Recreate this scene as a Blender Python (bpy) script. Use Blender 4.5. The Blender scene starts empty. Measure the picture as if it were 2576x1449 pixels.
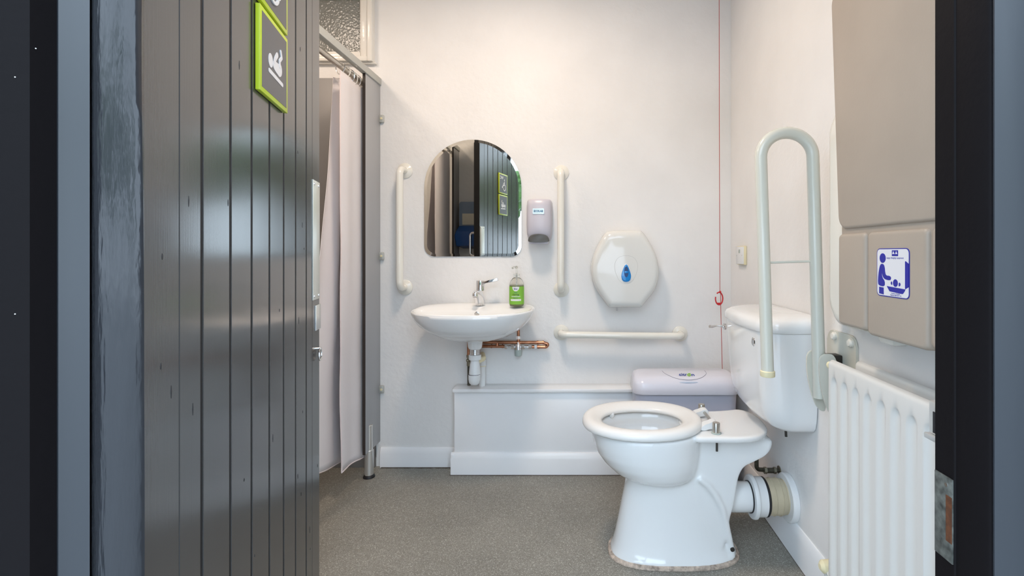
import bpy, bmesh, math, random
from mathutils import Vector, Matrix, noise
random.seed(4)
PI = math.pi
sc = bpy.context.scene
C = sc.collection

# ------------------------------------------------------------------ camera, world, lights, exposure
EYE = 1.061
cam_d = bpy.data.cameras.new('camera'); cam = bpy.data.objects.new('camera', cam_d); C.objects.link(cam)
cam.location = (0, 0, EYE); cam.rotation_euler = (PI/2, 0, 0)
cam_d.sensor_width = 36; cam_d.lens = 36*1200/2576
cam_d.shift_x = (1288-1460)/2576; cam_d.shift_y = -(724.5-637)/2576
cam_d.clip_start = .02; cam_d.clip_end = 200
sc.camera = cam
sc.view_settings.view_transform = 'Standard'; sc.view_settings.look = 'None'
sc.view_settings.gamma = 1; sc.view_settings.use_curve_mapping = False
sc.view_settings.exposure = 0.38

w = bpy.data.worlds.new('overcast_sky'); sc.world = w; w.use_nodes = True
wn = w.node_tree.nodes; wl = w.node_tree.links; wn.clear()
wo = wn.new('ShaderNodeOutputWorld'); wb = wn.new('ShaderNodeBackground')
wb.inputs['Color'].default_value = (.68, .83, 1.0, 1); wb.inputs['Strength'].default_value = 4.5
wl.new(wb.outputs[0], wo.inputs[0])

def area(name, loc, size, power, col, rot=(0,0,0), shape='DISK', sy=None):
    d = bpy.data.lights.new(name, 'AREA'); d.shape = shape; d.size = size
    if sy: d.size_y = sy
    d.energy = power; d.color = col
    o = bpy.data.objects.new(name, d); C.objects.link(o); o.location = loc; o.rotation_euler = rot
    return o
LAMPS = [((-.30, 1.45, 2.50), 12.0, 'round white ceiling light above the toilet room'),
         ((-1.50, 1.55, 2.50), 5.5, 'round white ceiling light above the shower')]
for i, (p, pw, lb) in enumerate(LAMPS):
    area('ceiling_lamp_light', (p[0], p[1], p[2]-.075), .26, pw, (1, .80, .64))

# ------------------------------------------------------------------ materials
def mat(name, col, rough=.5, metal=0, noise_amt=0, nscale=8, bump=0, bscale=60, bdist=.002, coat=0, trans=0, spec=.5, ior=1.45, emit=None, estr=0, stretch=None, sss=0):
    m = bpy.data.materials.new(name); m.use_nodes = True
    nt = m.node_tree; b = nt.nodes['Principled BSDF']
    b.inputs['Base Color'].default_value = (*col, 1); b.inputs['Roughness'].default_value = rough
    b.inputs['Metallic'].default_value = metal; b.inputs['Coat Weight'].default_value = coat
    b.inputs['Coat Roughness'].default_value = .05
    b.inputs['Transmission Weight'].default_value = trans; b.inputs['Specular IOR Level'].default_value = spec
    b.inputs['IOR'].default_value = ior
    if emit: b.inputs['Emission Color'].default_value = (*emit, 1); b.inputs['Emission Strength'].default_value = estr
    tc = nt.nodes.new('ShaderNodeTexCoord'); mp = nt.nodes.new('ShaderNodeMapping')
    nt.links.new(tc.outputs['Object'], mp.inputs[0])
    if stretch: mp.inputs['Scale'].default_value = stretch
    if noise_amt:
        n = nt.nodes.new('ShaderNodeTexNoise'); n.inputs['Scale'].default_value = nscale; n.inputs['Detail'].default_value = 5
        nt.links.new(mp.outputs[0], n.inputs[0])
        r = nt.nodes.new('ShaderNodeMapRange'); r.inputs[1].default_value = .3; r.inputs[2].default_value = .7
        r.inputs[3].default_value = 1-noise_amt; r.inputs[4].default_value = 1
        nt.links.new(n.outputs[0], r.inputs[0])
        mx = nt.nodes.new('ShaderNodeMix'); mx.data_type = 'RGBA'; mx.blend_type = 'MULTIPLY'; mx.inputs[0].default_value = 1
        mx.inputs[6].default_value = (*col, 1); nt.links.new(r.outputs[0], mx.inputs[7])
        nt.links.new(mx.outputs[2], b.inputs['Base Color'])
    if bump:
        n = nt.nodes.new('ShaderNodeTexNoise'); n.inputs['Scale'].default_value = bscale; n.inputs['Detail'].default_value = 4
        nt.links.new(mp.outputs[0], n.inputs[0])
        bp = nt.nodes.new('ShaderNodeBump'); bp.inputs['Strength'].default_value = bump; bp.inputs['Distance'].default_value = bdist
        nt.links.new(n.outputs[0], bp.inputs['Height']); nt.links.new(bp.outputs[0], b.inputs['Normal'])
    return m
M = {}
M['wall'] = mat('white_wall_paint', (.83, .82, .805), .55, noise_amt=.075, nscale=3.2, bump=.45, bscale=38, bdist=.004)
M['shower_wall'] = M['wall']
M['lining'] = mat('grey_shower_cladding', (.20, .19, .185), .4)
M['ceiling'] = mat('ceiling_paint', (.8, .79, .77), .8)
M['gloss_white'] = mat('white_gloss_wood_paint', (.88, .89, .90), .22, noise_amt=.03, nscale=6, bump=.15, bscale=14, bdist=.003)
M['frame_white'] = mat('window_frame_paint', (.80, .77, .71), .2, bump=.35, bscale=45, bdist=.003)
M['ceramic'] = mat('white_ceramic', (.82, .83, .83), .06, coat=.5)
M['seat'] = mat('white_seat_plastic', (.80, .79, .77), .22)
M['rail'] = mat('cream_powder_coat', (.80, .78, .71), .18, coat=.3)
M['rail_grey'] = mat('pale_grey_green_rail', (.63, .62, .54), .22, coat=.3)
M['cream'] = mat('aged_cream_plastic', (.78, .70, .46), .35)
M['pipe_cream'] = mat('stained_cream_plastic', (.66, .57, .40), .4, noise_amt=.3, nscale=9)
M['white_plastic'] = mat('white_plastic', (.78, .79, .79), .25)
M['lilac_plastic'] = mat('pale_lilac_plastic', (.57, .55, .61), .3)
M['bin_plastic'] = mat('pale_lavender_bin_plastic', (.72, .72, .80), .2)
M['bin_body'] = mat('lavender_bin_body_plastic', (.60, .61, .72), .3)
M['roll_plastic'] = mat('glossy_off_white_plastic', (.72, .72, .69), .07)
M['chrome'] = mat('chrome', (.82, .82, .83), .08, metal=1)
M['steel'] = mat('brushed_steel', (.55, .52, .47), .28, metal=1)
M['alu'] = mat('satin_aluminium', (.70, .70, .68), .32, metal=.75)
M['alu_rail'] = mat('grey_aluminium_rail', (.50, .51, .48), .4, metal=.3)
M['dark_edge'] = mat('dark_panel_edge', (.03, .022, .018), .5)
M['panel'] = mat('grey_partition_laminate', (.38, .385, .395), .35)
M['copper'] = mat('copper', (.62, .28, .16), .25, metal=1, noise_amt=.45, nscale=30)
M['old_pipe'] = mat('tarnished_pipe', (.13, .12, .09), .45, metal=.6, noise_amt=.6, nscale=60)
M['brass'] = mat('dull_brass_fitting', (.36, .33, .25), .3, metal=.9, noise_amt=.4, nscale=80)
M['black_rubber'] = mat('black_rubber', (.012, .012, .014), .5)
M['dark_bolt'] = mat('dark_bolt', (.06, .055, .05), .4, metal=.7)
M['grey_plastic'] = mat('grey_lever_plastic', (.10, .10, .095), .4)
M['grey_cap'] = mat('grey_green_valve_cap', (.42, .48, .45), .4)
M['beige'] = mat('beige_moulded_plastic', (.41, .345, .28), .42, noise_amt=.07, nscale=7, bump=.12, bscale=160, bdist=.001)
M['radiator'] = mat('white_radiator_enamel', (.66, .65, .62), .3)
M['blue_logo'] = mat('royal_blue_print', (.018, .02, .30), .5)
M['white_print'] = mat('white_print', (.72, .72, .74), .5)
M['blue_btn'] = mat('bright_blue_plastic', (.0, .22, .62), .15, coat=.5)
M['navy_btn'] = mat('navy_plastic', (.01, .05, .18), .3)
M['green_btn'] = mat('lime_green_print', (.25, .55, .04), .5)
M['teal_print'] = mat('teal_blue_print', (.02, .12, .25), .5)
M['label_plate'] = mat('silver_label_plate', (.62, .66, .64), .25, metal=.6)
M['red'] = mat('red_plastic', (.55, .015, .02), .3)
M['red_cord'] = mat('red_cord', (.42, .03, .02), .7)
M['door_edge'] = mat('black_paint_edge', (.015, .015, .017), .35)
M['groove'] = mat('groove_shade_black', (.004, .004, .005), .6)
M['lime'] = mat('lime_green_sign_border', (.50, .62, .03), .35)
M['sign_grey'] = mat('dark_grey_sign_face', (.10, .10, .105), .4)
M['curtain_ring'] = mat('translucent_white_ring', (.7, .68, .62), .3)
M['towel_blue'] = mat('blue_dispenser_plastic', (.02, .10, .34), .25)
M['towel_clear'] = mat('smoky_blue_clear_plastic', (.22, .30, .42), .15)
M['paper'] = mat('cream_paper', (.78, .74, .62), .8)
M['tissue'] = mat('white_tissue', (.8, .8, .8), .9)
M['lamp_body'] = mat('white_lamp_body', (.8, .8, .78), .4)
M['diffuser'] = mat('lit_lamp_diffuser', (.9, .88, .84), .4, emit=(1, .88, .76), estr=6)
M['rust'] = mat('rusty_hole', (.11, .035, .01), .8, noise_amt=.6, nscale=120)
M['worn_plate'] = mat('paint_worn_steel', (.13, .135, .12), .5, metal=.1, noise_amt=.75, nscale=130)
M['dirty_bead'] = mat('grubby_sealant', (.70, .57, .47), .7, noise_amt=.65, nscale=70, bump=.5, bscale=120, bdist=.003)
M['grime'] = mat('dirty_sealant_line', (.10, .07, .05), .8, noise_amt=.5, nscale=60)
M['outside_path'] = mat('pale_paving', (.48, .49, .50), .8, noise_amt=.2, nscale=3)
M['foliage'] = mat('green_foliage', (.07, .16, .03), .6, noise_amt=.5, nscale=6)
M['bark'] = mat('bark', (.08, .06, .04), .9)
M['soap'] = mat('pale_green_soap_liquid', (.28, .34, .12), .15, trans=.5)
M['clear'] = mat('clear_plastic', (.92, .93, .90), .06, trans=.95, ior=1.3)
M['label_green'] = mat('lime_green_label', (.21, .48, .05), .5)
M['mirror'] = mat('mirror_silver', (.70, .70, .665), .004, metal=1)
M['mirror_edge'] = mat('mirror_edge_glass', (.10, .13, .12), .15)
M['sky_block'] = mat('sky_block_grey', (.30, .30, .27), .9)

def wood_paint(name, col, rough, bump, bscale, stretch, coat=0):
    m = mat(name, col, rough, bump=bump, bscale=bscale, bdist=.002, stretch=stretch, coat=coat)
    nt = m.node_tree; b = nt.nodes['Principled BSDF']
    # fine grain also modulates the gloss
    n = nt.nodes.new('ShaderNodeTexNoise'); n.inputs['Scale'].default_value = 9; n.inputs['Detail'].default_value = 6
    mp = [x for x in nt.nodes if x.type == 'MAPPING'][0]
    nt.links.new(mp.outputs[0], n.inputs[0])
    r = nt.nodes.new('ShaderNodeMapRange'); r.inputs[3].default_value = rough*.8; r.inputs[4].default_value = rough*1.2
    nt.links.new(n.outputs[0], r.inputs[0]); nt.links.new(r.outputs[0], b.inputs['Roughness'])
    return m
M['door'] = wood_paint('satin_black_timber_paint', (.052, .051, .050), .17, .12, 8, (60, 60, .8), coat=0)
M['door'].node_tree.nodes['Principled BSDF'].inputs['IOR'].default_value = 1.6
M['door'].node_tree.nodes['Bump'].inputs['Distance'].default_value = .0004
M['post'] = wood_paint('gloss_black_rough_sawn_post', (.020, .021, .024), .20, .5, 7, (16, 4, 1.8))
M['post'].node_tree.nodes['Bump'].inputs['Distance'].default_value = .004
M['frame_gloss'] = wood_paint('gloss_black_frame', (.022, .025, .03), .38, .3, 5, (8, 8, 1), coat=.35)
M['frame_gloss'].node_tree.nodes['Principled BSDF'].inputs['Coat Roughness'].default_value = .3
M['frame_worn'] = wood_paint('satin_black_frame', (.020, .023, .028), .42, .3, 5, (8, 8, 1))
M['frame_matt'] = mat('matt_black_frame', (.006, .005, .0055), .6, bump=.2, bscale=90, spec=.08)

# floor: grey safety vinyl with fine flecks and a few stains
def floor_mat():
    m = mat('grey_safety_vinyl', (.2, .2, .19), .5); nt = m.node_tree; b = nt.nodes['Principled BSDF']
    tc = nt.nodes.new('ShaderNodeTexCoord')
    v = nt.nodes.new('ShaderNodeTexVoronoi'); v.inputs['Scale'].default_value = 420
    nt.links.new(tc.outputs['Object'], v.inputs[0])
    cr = nt.nodes.new('ShaderNodeValToRGB'); e = cr.color_ramp.elements
    e[0].position = 0; e[0].color = (.18, .17, .145, 1); e[1].position = 1; e[1].color = (.52, .50, .45, 1)
    x = cr.color_ramp.elements.new(.55); x.color = (.25, .24, .21, 1); x = cr.color_ramp.elements.new(.88); x.color = (.30, .29, .255, 1)
    sp = nt.nodes.new('ShaderNodeSeparateColor'); nt.links.new(v.outputs['Color'], sp.inputs[0])
    nt.links.new(sp.outputs[0], cr.inputs[0])
    n = nt.nodes.new('ShaderNodeTexNoise'); n.inputs['Scale'].default_value = 2.2; n.inputs['Detail'].default_value = 4
    nt.links.new(tc.outputs['Object'], n.inputs[0])
    r = nt.nodes.new('ShaderNodeMapRange'); r.inputs[1].default_value = .3; r.inputs[2].default_value = .7; r.inputs[3].default_value = .82; r.inputs[4].default_value = 1.08
    nt.links.new(n.outputs[0], r.inputs[0])
    mx = nt.nodes.new('ShaderNodeMix'); mx.data_type = 'RGBA'; mx.blend_type = 'MULTIPLY'; mx.inputs[0].default_value = 1
    nt.links.new(cr.outputs[0], mx.inputs[6]); nt.links.new(r.outputs[0], mx.inputs[7]); nt.links.new(mx.outputs[2], b.inputs['Base Color'])
    bp = nt.nodes.new('ShaderNodeBump'); bp.inputs['Strength'].default_value = .25; bp.inputs['Distance'].default_value = .001
    nt.links.new(sp.outputs[0], bp.inputs['Height']); nt.links.new(bp.outputs[0], b.inputs['Normal'])
    return m
M['floor'] = floor_mat()

def glass_mat():
    m = mat('obscured_glass', (.40, .41, .38), .2, trans=.5); nt = m.node_tree; b = nt.nodes['Principled BSDF']
    tc = nt.nodes.new('ShaderNodeTexCoord'); v = nt.nodes.new('ShaderNodeTexVoronoi'); v.feature = 'SMOOTH_F1'; v.inputs['Scale'].default_value = 105
    nt.links.new(tc.outputs['Object'], v.inputs[0])
    bp = nt.nodes.new('ShaderNodeBump'); bp.inputs['Strength'].default_value = .7; bp.inputs['Distance'].default_value = .0025
    nt.links.new(v.outputs['Distance'], bp.inputs['Height']); nt.links.new(bp.outputs[0], b.inputs['Normal'])
    return m
M['obscured'] = glass_mat()

def cloth_mat():
    m = mat('white_curtain_cloth', (.86, .82, .825), .8, bump=.35, bscale=14, bdist=.006); nt = m.node_tree; b = nt.nodes['Principled BSDF']
    out = nt.nodes['Material Output']; tr = nt.nodes.new('ShaderNodeBsdfTranslucent'); tr.inputs[0].default_value = (.8, .74, .74, 1)
    mx = nt.nodes.new('ShaderNodeMixShader'); mx.inputs[0].default_value = .12
    nt.links.new(b.outputs[0], mx.inputs[1]); nt.links.new(tr.outputs[0], mx.inputs[2]); nt.links.new(mx.outputs[0], out.inputs[0])
    return m
M['cloth'] = cloth_mat()

# ------------------------------------------------------------------ mesh helpers
def V(*a): return Vector(a)
class B:
    def __init__(s): s.bm = bmesh.new()
    def box(s, x0, x1, y0, y1, z0, z1, bev=0, seg=2):
        r = bmesh.ops.create_cube(s.bm, size=1)
        for v in r['verts']:
            v.co = V((x0+x1)/2+v.co.x*(x1-x0), (y0+y1)/2+v.co.y*(y1-y0), (z0+z1)/2+v.co.z*(z1-z0))
        if bev:
            es = list({e for v in r['verts'] for e in v.link_edges})
            bmesh.ops.bevel(s.bm, geom=es, offset=bev, segments=seg, affect='EDGES', profile=.5)
        return s
    def loft(s, rings, cap0=True, cap1=True, closed=False):
        R = [[s.bm.verts.new(p) for p in r] for r in rings]
        n = len(R[0]); m = len(R)
        for i in range(m if closed else m-1):
            a, b = R[i], R[(i+1) % m]
            for j in range(n):
                try: s.bm.faces.new((a[j], a[(j+1) % n], b[(j+1) % n], b[j]))
                except ValueError: pass
        if not closed:
            if cap0: s.bm.faces.new(list(reversed(R[0])))
            if cap1: s.bm.faces.new(R[-1])
        return s
    def tube(s, pts, r, n=16, closed=False, caps=True):
        pts = [Vector(p) for p in pts]; rings = []; m = len(pts)
        rr = r if isinstance(r, (list, tuple)) else [r]*m
        t0 = (pts[1]-pts[0]).normalized(); up = V(0, 0, 1) if abs(t0.z) < .9 else V(1, 0, 0)
        nrm = t0.cross(up).normalized()
        for i, p in enumerate(pts):
            if closed: t = (pts[(i+1) % m]-pts[i-1]).normalized()
            elif i == 0: t = t0
            elif i == m-1: t = (pts[i]-pts[i-1]).normalized()
            else: t = ((pts[i]-pts[i-1]).normalized()+(pts[i+1]-pts[i]).normalized()).normalized()
            nrm = (nrm-t*nrm.dot(t)).normalized(); bn = t.cross(nrm)
            rings.append([p+nrm*math.cos(2*PI*k/n)*rr[i]+bn*math.sin(2*PI*k/n)*rr[i] for k in range(n)])
        return s.loft(rings, caps, caps, closed)
    def lathe(s, prof, c, axis='z', n=28, caps=True, frame=None):
        c = Vector(c)
        ax = {'z': (V(1,0,0), V(0,1,0), V(0,0,1)), 'y': (V(1,0,0), V(0,0,1), V(0,1,0)), 'x': (V(0,1,0), V(0,0,1), V(1,0,0))}[axis] if frame is None else frame
        rings = [[c+ax[0]*r*math.cos(2*PI*k/n)+ax[1]*r*math.sin(2*PI*k/n)+ax[2]*h for k in range(n)] for r, h in prof]
        return s.loft(rings, caps, caps)
    def cyl(s, a, b, r, n=20): return s.tube([a, b], r, n)
    def prism(s, poly, plane, a, b, bev=0):
        f = {'xz': lambda p, t: V(p[0], t, p[1]), 'xy': lambda p, t: V(p[0], p[1], t), 'yz': lambda p, t: V(t, p[0], p[1])}[plane]
        A = [s.bm.verts.new(f(p, a)) for p in poly]; Bv = [s.bm.verts.new(f(p, b)) for p in poly]; n = len(poly)
        fs = [s.bm.faces.new(A), s.bm.faces.new(list(reversed(Bv)))]
        for i in range(n): fs.append(s.bm.faces.new((A[i], Bv[i], Bv[(i+1) % n], A[(i+1) % n])))
        if bev:
            es = list({e for fc in fs[:2] for e in fc.edges})
            bmesh.ops.bevel(s.bm, geom=es, offset=bev, segments=2, affect='EDGES')
        return s
    def sphere(s, c, r, sc3=(1,1,1), seg=20):
        q = bmesh.ops.create_uvsphere(s.bm, u_segments=seg, v_segments=seg//2, radius=1)
        for v in q['verts']: v.co = V(c[0]+v.co.x*r*sc3[0], c[1]+v.co.y*r*sc3[1], c[2]+v.co.z*r*sc3[2])
        return s
    def xf(s, mtx):
        bmesh.ops.transform(s.bm, matrix=mtx, verts=s.bm.verts); return s
    def build(s, name, m, parent=None, ang=35, matrix=None):
        bm = s.bm
        bmesh.ops.recalc_face_normals(bm, faces=bm.faces)
        lim = math.radians(ang)
        for f in bm.faces: f.smooth = True
        for e in bm.edges:
            if len(e.link_faces) == 2 and e.calc_face_angle(0) > lim: e.smooth = False
        me = bpy.data.meshes.new(name); bm.to_mesh(me); bm.free()
        me.materials.append(m)
        o = bpy.data.objects.new(name, me); C.objects.link(o)
        if matrix is not None: o.matrix_world = matrix
        if parent:
            o.parent = parent; 
            bpy_parent_inv(o, parent)
        return o
EMPTY_M = {}
def bpy_parent_inv(o, p):
    # meshes are modelled in world space: undo the transforms of the whole chain
    chain = Matrix.Identity(4); q = p
    m = EMPTY_M.get(p.name)
    o.matrix_parent_inverse = m.inverted() if m is not None else Matrix.Identity(4)
def thing(name, label, cat, loc=(0,0,0), group=None, kind=None):
    o = bpy.data.objects.new(name, None); C.objects.link(o); o.location = loc; o.empty_display_size = .05
    EMPTY_M[o.name] = Matrix.Translation(loc)
    return tag(o, label, cat, group, kind)
def tag(o, label=None, cat=None, group=None, kind=None):
    if label: o['label'] = label
    if cat: o['category'] = cat
    if group: o['group'] = group
    if kind: o['kind'] = kind
    return o
def struct(b, name, m, label=None, ang=35):
    o = b.build(name, m, ang=ang); o['kind'] = 'structure'
    if label: o['label'] = label
    return o
def fillet(pts, r, n=8):
    pts = [Vector(p) for p in pts]; out = [pts[0]]
    for i in range(1, len(pts)-1):
        a, p, b = pts[i-1], pts[i], pts[i+1]; u = (a-p).normalized(); v = (b-p).normalized()
        th = u.angle(v)
        if th > 3.05: out.append(p); continue
        d = min(r/math.tan(th/2), (a-p).length*.49, (b-p).length*.49); rr = d*math.tan(th/2)
        bis = (u+v).normalized(); c = p+bis*(rr/math.sin(th/2)); s = p+u*d; e = p+v*d
        for k in range(n+1):
            al = PI-th; f = k/n; sa = math.sin(al) or 1
            out.append(c+(s-c)*(math.sin((1-f)*al)/sa)+(e-c)*(math.sin(f*al)/sa))
    out.append(pts[-1]); return out
def rrect(cx, cy, w_, h, r, n=6):
    out = []
    for (sx, sy, a0) in ((1,1,0), (-1,1,PI/2), (-1,-1,PI), (1,-1,1.5*PI)):
        for k in range(n+1):
            a = a0+PI/2*k/n; out.append((cx+sx*(w_/2-r)+r*math.cos(a), cy+sy*(h/2-r)+r*math.sin(a)))
    return out
def chaikin(poly, it=2):
    for _ in range(it):
        q = []
        for i in range(len(poly)):
            a, b = poly[i], poly[(i+1) % len(poly)]
            q += [(a[0]*.75+b[0]*.25, a[1]*.75+b[1]*.25), (a[0]*.25+b[0]*.75, a[1]*.25+b[1]*.75)]
        poly = q
    return poly
def text(name, s, size, m, parent, matrix, extrude=.0003, width=None, shear=0, bold=0):
    # text lies in local XZ facing -Y, centred
    cu = bpy.data.curves.new('t', 'FONT'); cu.body = s; cu.size = size; cu.align_x = 'CENTER'; cu.align_y = 'CENTER'
    cu.extrude = extrude; cu.resolution_u = 3; cu.shear = shear; cu.offset = bold
    t = bpy.data.objects.new('t', cu); C.objects.link(t)
    dg = bpy.context.evaluated_depsgraph_get(); me = bpy.data.meshes.new_from_object(t.evaluated_get(dg))
    bpy.data.objects.remove(t)
    bm = bmesh.new(); bm.from_mesh(me); bpy.data.meshes.remove(me)
    k = 1
    if width:
        xs = [v.co.x for v in bm.verts]; k = width/(max(xs)-min(xs))
    bmesh.ops.transform(bm, matrix=Matrix.Rotation(PI/2, 4, 'X') @ Matrix.Diagonal((k, 1, 1, 1)), verts=bm.verts)
    bmesh.ops.transform(bm, matrix=matrix, verts=bm.verts)
    b = B(); b.bm.free(); b.bm = bm
    return b.build(name, m, parent)
T = Matrix.Translation
SIDE_R = Matrix.Rotation(-PI/2, 4, 'Z')      # front (-y) turned to face -x: an object on the right wall

# ------------------------------------------------------------------ measurements
D = 2.376          # back wall
XR = .750          # right wall
XP = -.996         # room-side face of the shower partition
CEIL = 2.55

# ------------------------------------------------------------------ room shell
struct(B().box(-2.0, XR+.1, .40, D+.1, -.06, 0), 'floor', M['floor'])
struct(B().box(-2.1, XR+.1, .36, D+.1, CEIL, CEIL+.08), 'ceiling', M['ceiling'])
WX0, WX1, WZ0, WZ1 = -1.68, -1.024, 2.006, 2.40
b = B()
b.box(-2.1, WX0, D, D+.1, 0, CEIL); b.box(WX1, XR+.1, D, D+.1, 0, CEIL)
b.box(WX0, WX1, D, D+.1, 0, WZ0); b.box(WX0, WX1, D, D+.1, WZ1, CEIL)
struct(b, 'wall_back', M['wall'])
struct(B().box(XR, XR+.1, .36, D, 0, CEIL), 'wall_right', M['wall'])
struct(B().box(-2.1, -2.0, .36, D, 0, CEIL), 'wall_left', M['wall'])
b = B(); b.box(-2.0, -.70, .37, .52, 0, CEIL); b.box(-2.0, -.74, .52, .82, 0, CEIL); b.box(-.70, .47, .37, .52, 2.22, CEIL); b.box(.47, XR, .37, .50, 0, CEIL)
struct(b, 'wall_front', M['wall'])
# added unseen box behind the obscured window, keeps the bright sky out
b = B(); b.box(WX0-.3, WX1+.3, D+.7, D+.75, 1.7, 2.9); b.box(WX0-.3, WX1+.3, D+.1, D+.75, 2.9, 2.95); b.box(WX0-.3, WX1+.3, D+.1, D+.75, 1.65, 1.7)
b.box(WX0-.35, WX0-.3, D+.1, D+.75, 1.65, 2.95); b.box(WX1+.3, WX1+.35, D+.1, D+.75, 1.65, 2.95)
struct(b, 'wall_sky_block', M['sky_block'])
# outdoors
b = B(); b.box(.4755, 4, .33, .3595, 0, 3.0); b.box(-4, -.7205, .33, .3595, 0, 3.0); b.box(-.7205, .4755, .33, .3595, 2.22, 3.0)
struct(b, 'wall_exterior', M['frame_worn'])
struct(B().box(-4, 4, .10, 3.0, 3.0, 3.06), 'trim_6', M['frame_worn'], 'dark flat roof edge of the building')
struct(B().box(-14, 14, -16, .40, -.06, -.002), 'ground', M['outside_path'])

# window_1
win = thing('window_1', 'small high window of obscured glass in a white painted frame', None, ((WX0+WX1)/2, D, WZ0), kind='structure')
b = B()
def ring_frame(b, x0, x1, z0, z1, t, y0, y1, bev=.004):
    b.box(x0, x0+t, y0, y1, z0, z1, bev); b.box(x1-t, x1, y0, y1, z0, z1, bev)
    b.box(x0+t, x1-t, y0, y1, z0, z0+t, bev); b.box(x0+t, x1-t, y0, y1, z1-t, z1, bev)
ring_frame(b, WX0, WX1, WZ0, WZ1, .024, D-.035, D+.06)
b.build('window_frame', M['frame_white'], win)
b = B(); ring_frame(b, WX0+.026, WX1-.026, WZ0+.012, WZ1-.026, .036, D-.022, D+.04, .006)
ring_frame(b, WX0+.062, WX1-.062, WZ0+.048, WZ1-.062, .009, D-.008, D+.03, .003)
b.build('sash', M['frame_white'], win)
B().box(WX0+.06, WX1-.06, D+.012, D+.018, WZ0+.05, WZ1-.06).build('glass_pane', M['obscured'], win)
B().box(WX0-.01, WX1+.012, D-.02, D+.002, WZ0-.008, WZ0-.001, .002).build('window_sill', M['frame_white'], win)

# baseboards
def skirting(y0, z, t): return [(0, 0), (-t, 0), (-t, z*.72), (-t*.55, z*.96), (-t*.3, z), (0, z)]
b = B(); b.prism([(D+p[0], p[1]) for p in skirting(0, .096, .016)], 'yz', XP+.004, -.612)
struct(b, 'baseboard_back', M['gloss_white'])
b = B(); b.prism([(XR+p[0], p[1]) for p in skirting(0, .125, .012)], 'xz', .50, D)
struct(b, 'baseboard_right', M['gloss_white'])
# dirty sealant lines along floor edges
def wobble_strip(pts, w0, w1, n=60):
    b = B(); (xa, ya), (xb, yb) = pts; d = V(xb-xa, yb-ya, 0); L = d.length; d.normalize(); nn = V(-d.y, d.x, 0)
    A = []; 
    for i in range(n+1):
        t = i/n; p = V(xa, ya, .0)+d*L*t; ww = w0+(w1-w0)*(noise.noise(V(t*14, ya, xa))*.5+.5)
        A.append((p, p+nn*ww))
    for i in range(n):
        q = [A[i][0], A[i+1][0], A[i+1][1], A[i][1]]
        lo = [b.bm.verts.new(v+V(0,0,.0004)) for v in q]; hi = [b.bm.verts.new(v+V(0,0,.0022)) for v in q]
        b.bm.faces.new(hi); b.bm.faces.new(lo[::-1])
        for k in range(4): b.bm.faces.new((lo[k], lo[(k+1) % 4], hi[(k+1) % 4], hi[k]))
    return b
struct(wobble_strip([(-.62, D-.0165), (-.985, D-.0165)], .002, .010), 'trim_3', M['grime'], 'dirty floor sealant at the foot of the back baseboard')
struct(wobble_strip([(XR-.0125, D-.11), (XR-.0125, .9)], .004, .022), 'trim_4', M['grime'], 'dirty floor sealant at the foot of the right baseboard')

# pipe boxing
bx = thing('pipe_boxing', 'long low white painted boxed-in ledge under the washbasin along the wall', 'boxing', (.06, 2.33, 0))
B().box(-.612, XR-.002, 2.277, D-.0005, .394, .412, .004).build('top_board', M['gloss_white'], bx)
B().box(-.606, XR-.002, 2.293, 2.309, .0, .394, .001).box(-.606, -.59, 2.309, D-.0005, 0, .394, .001).build('front_panel', M['gloss_white'], bx)
B().prism([(2.293+p[0], p[1]) for p in skirting(0, .105, .015)], 'yz', -.62, XR-.014).box(-.62, -.606, 2.279, D-.0005, .0, .098, .002).build('skirting_board', M['gloss_white'], bx)
struct(wobble_strip([(.55, 2.2775), (-.625, 2.2775)], .001, .004), 'trim_5', M['grime'], 'dirty sealant line under the boxed-in ledge')

# ------------------------------------------------------------------ door frame
b = B(); b.prism([(.3715, .499), (.3700, .4975), (.3700, .4725), (.3712, .4712), (.3712, .4350), (.3728, .4325), (.475, .4325), (.475, .499)], 'xy', 0, 2.22)
tr2 = struct(b, 'trim_2', M['frame_matt'], 'right side post of the black door frame')
B().box(.3734, .475, .4300, .4324, 0, 2.22, .0008).build('frame_face', M['frame_worn'], tr2)
kp = B(); kp.box(.386, .42, .4995, .530, .862, .899, .003); kp.box(.383, .42, .4995, .5325, .856, .862, .001)
k = kp.build('latch_keep', M['alu'], tr2); k['label'] = 'metal lock keep screwed on the inner edge of the frame'
B().box(.3852, .3862, .503, .5215, .865, .888).build('keep_opening', M['black_rubber'], k)
b = B(); b.box(.3685, .3702, .4728, .4965, .752, .836, .0004); k = b.build('strike_plate', M['worn_plate'], tr2); k['label'] = 'paint-worn metal strike plate with a rusty slot'
B().box(.3680, .3690, .4731, .4805, .772, .818).build('strike_hole', M['rust'], k)
B().cyl((.3678, .480, .828), (.3690, .480, .828), .002, 10).build('screw', M['chrome'], k)
B().box(.3697, .3703, .470, .4708, .0, 2.2).build('frame_edge', M['alu_rail'], tr2) if False else None

b = B(); b.prism([(-.508, .548), (-.500, .490), (-.560, .490), (-.600, .545)], 'xy', 0, 2.22)
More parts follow.
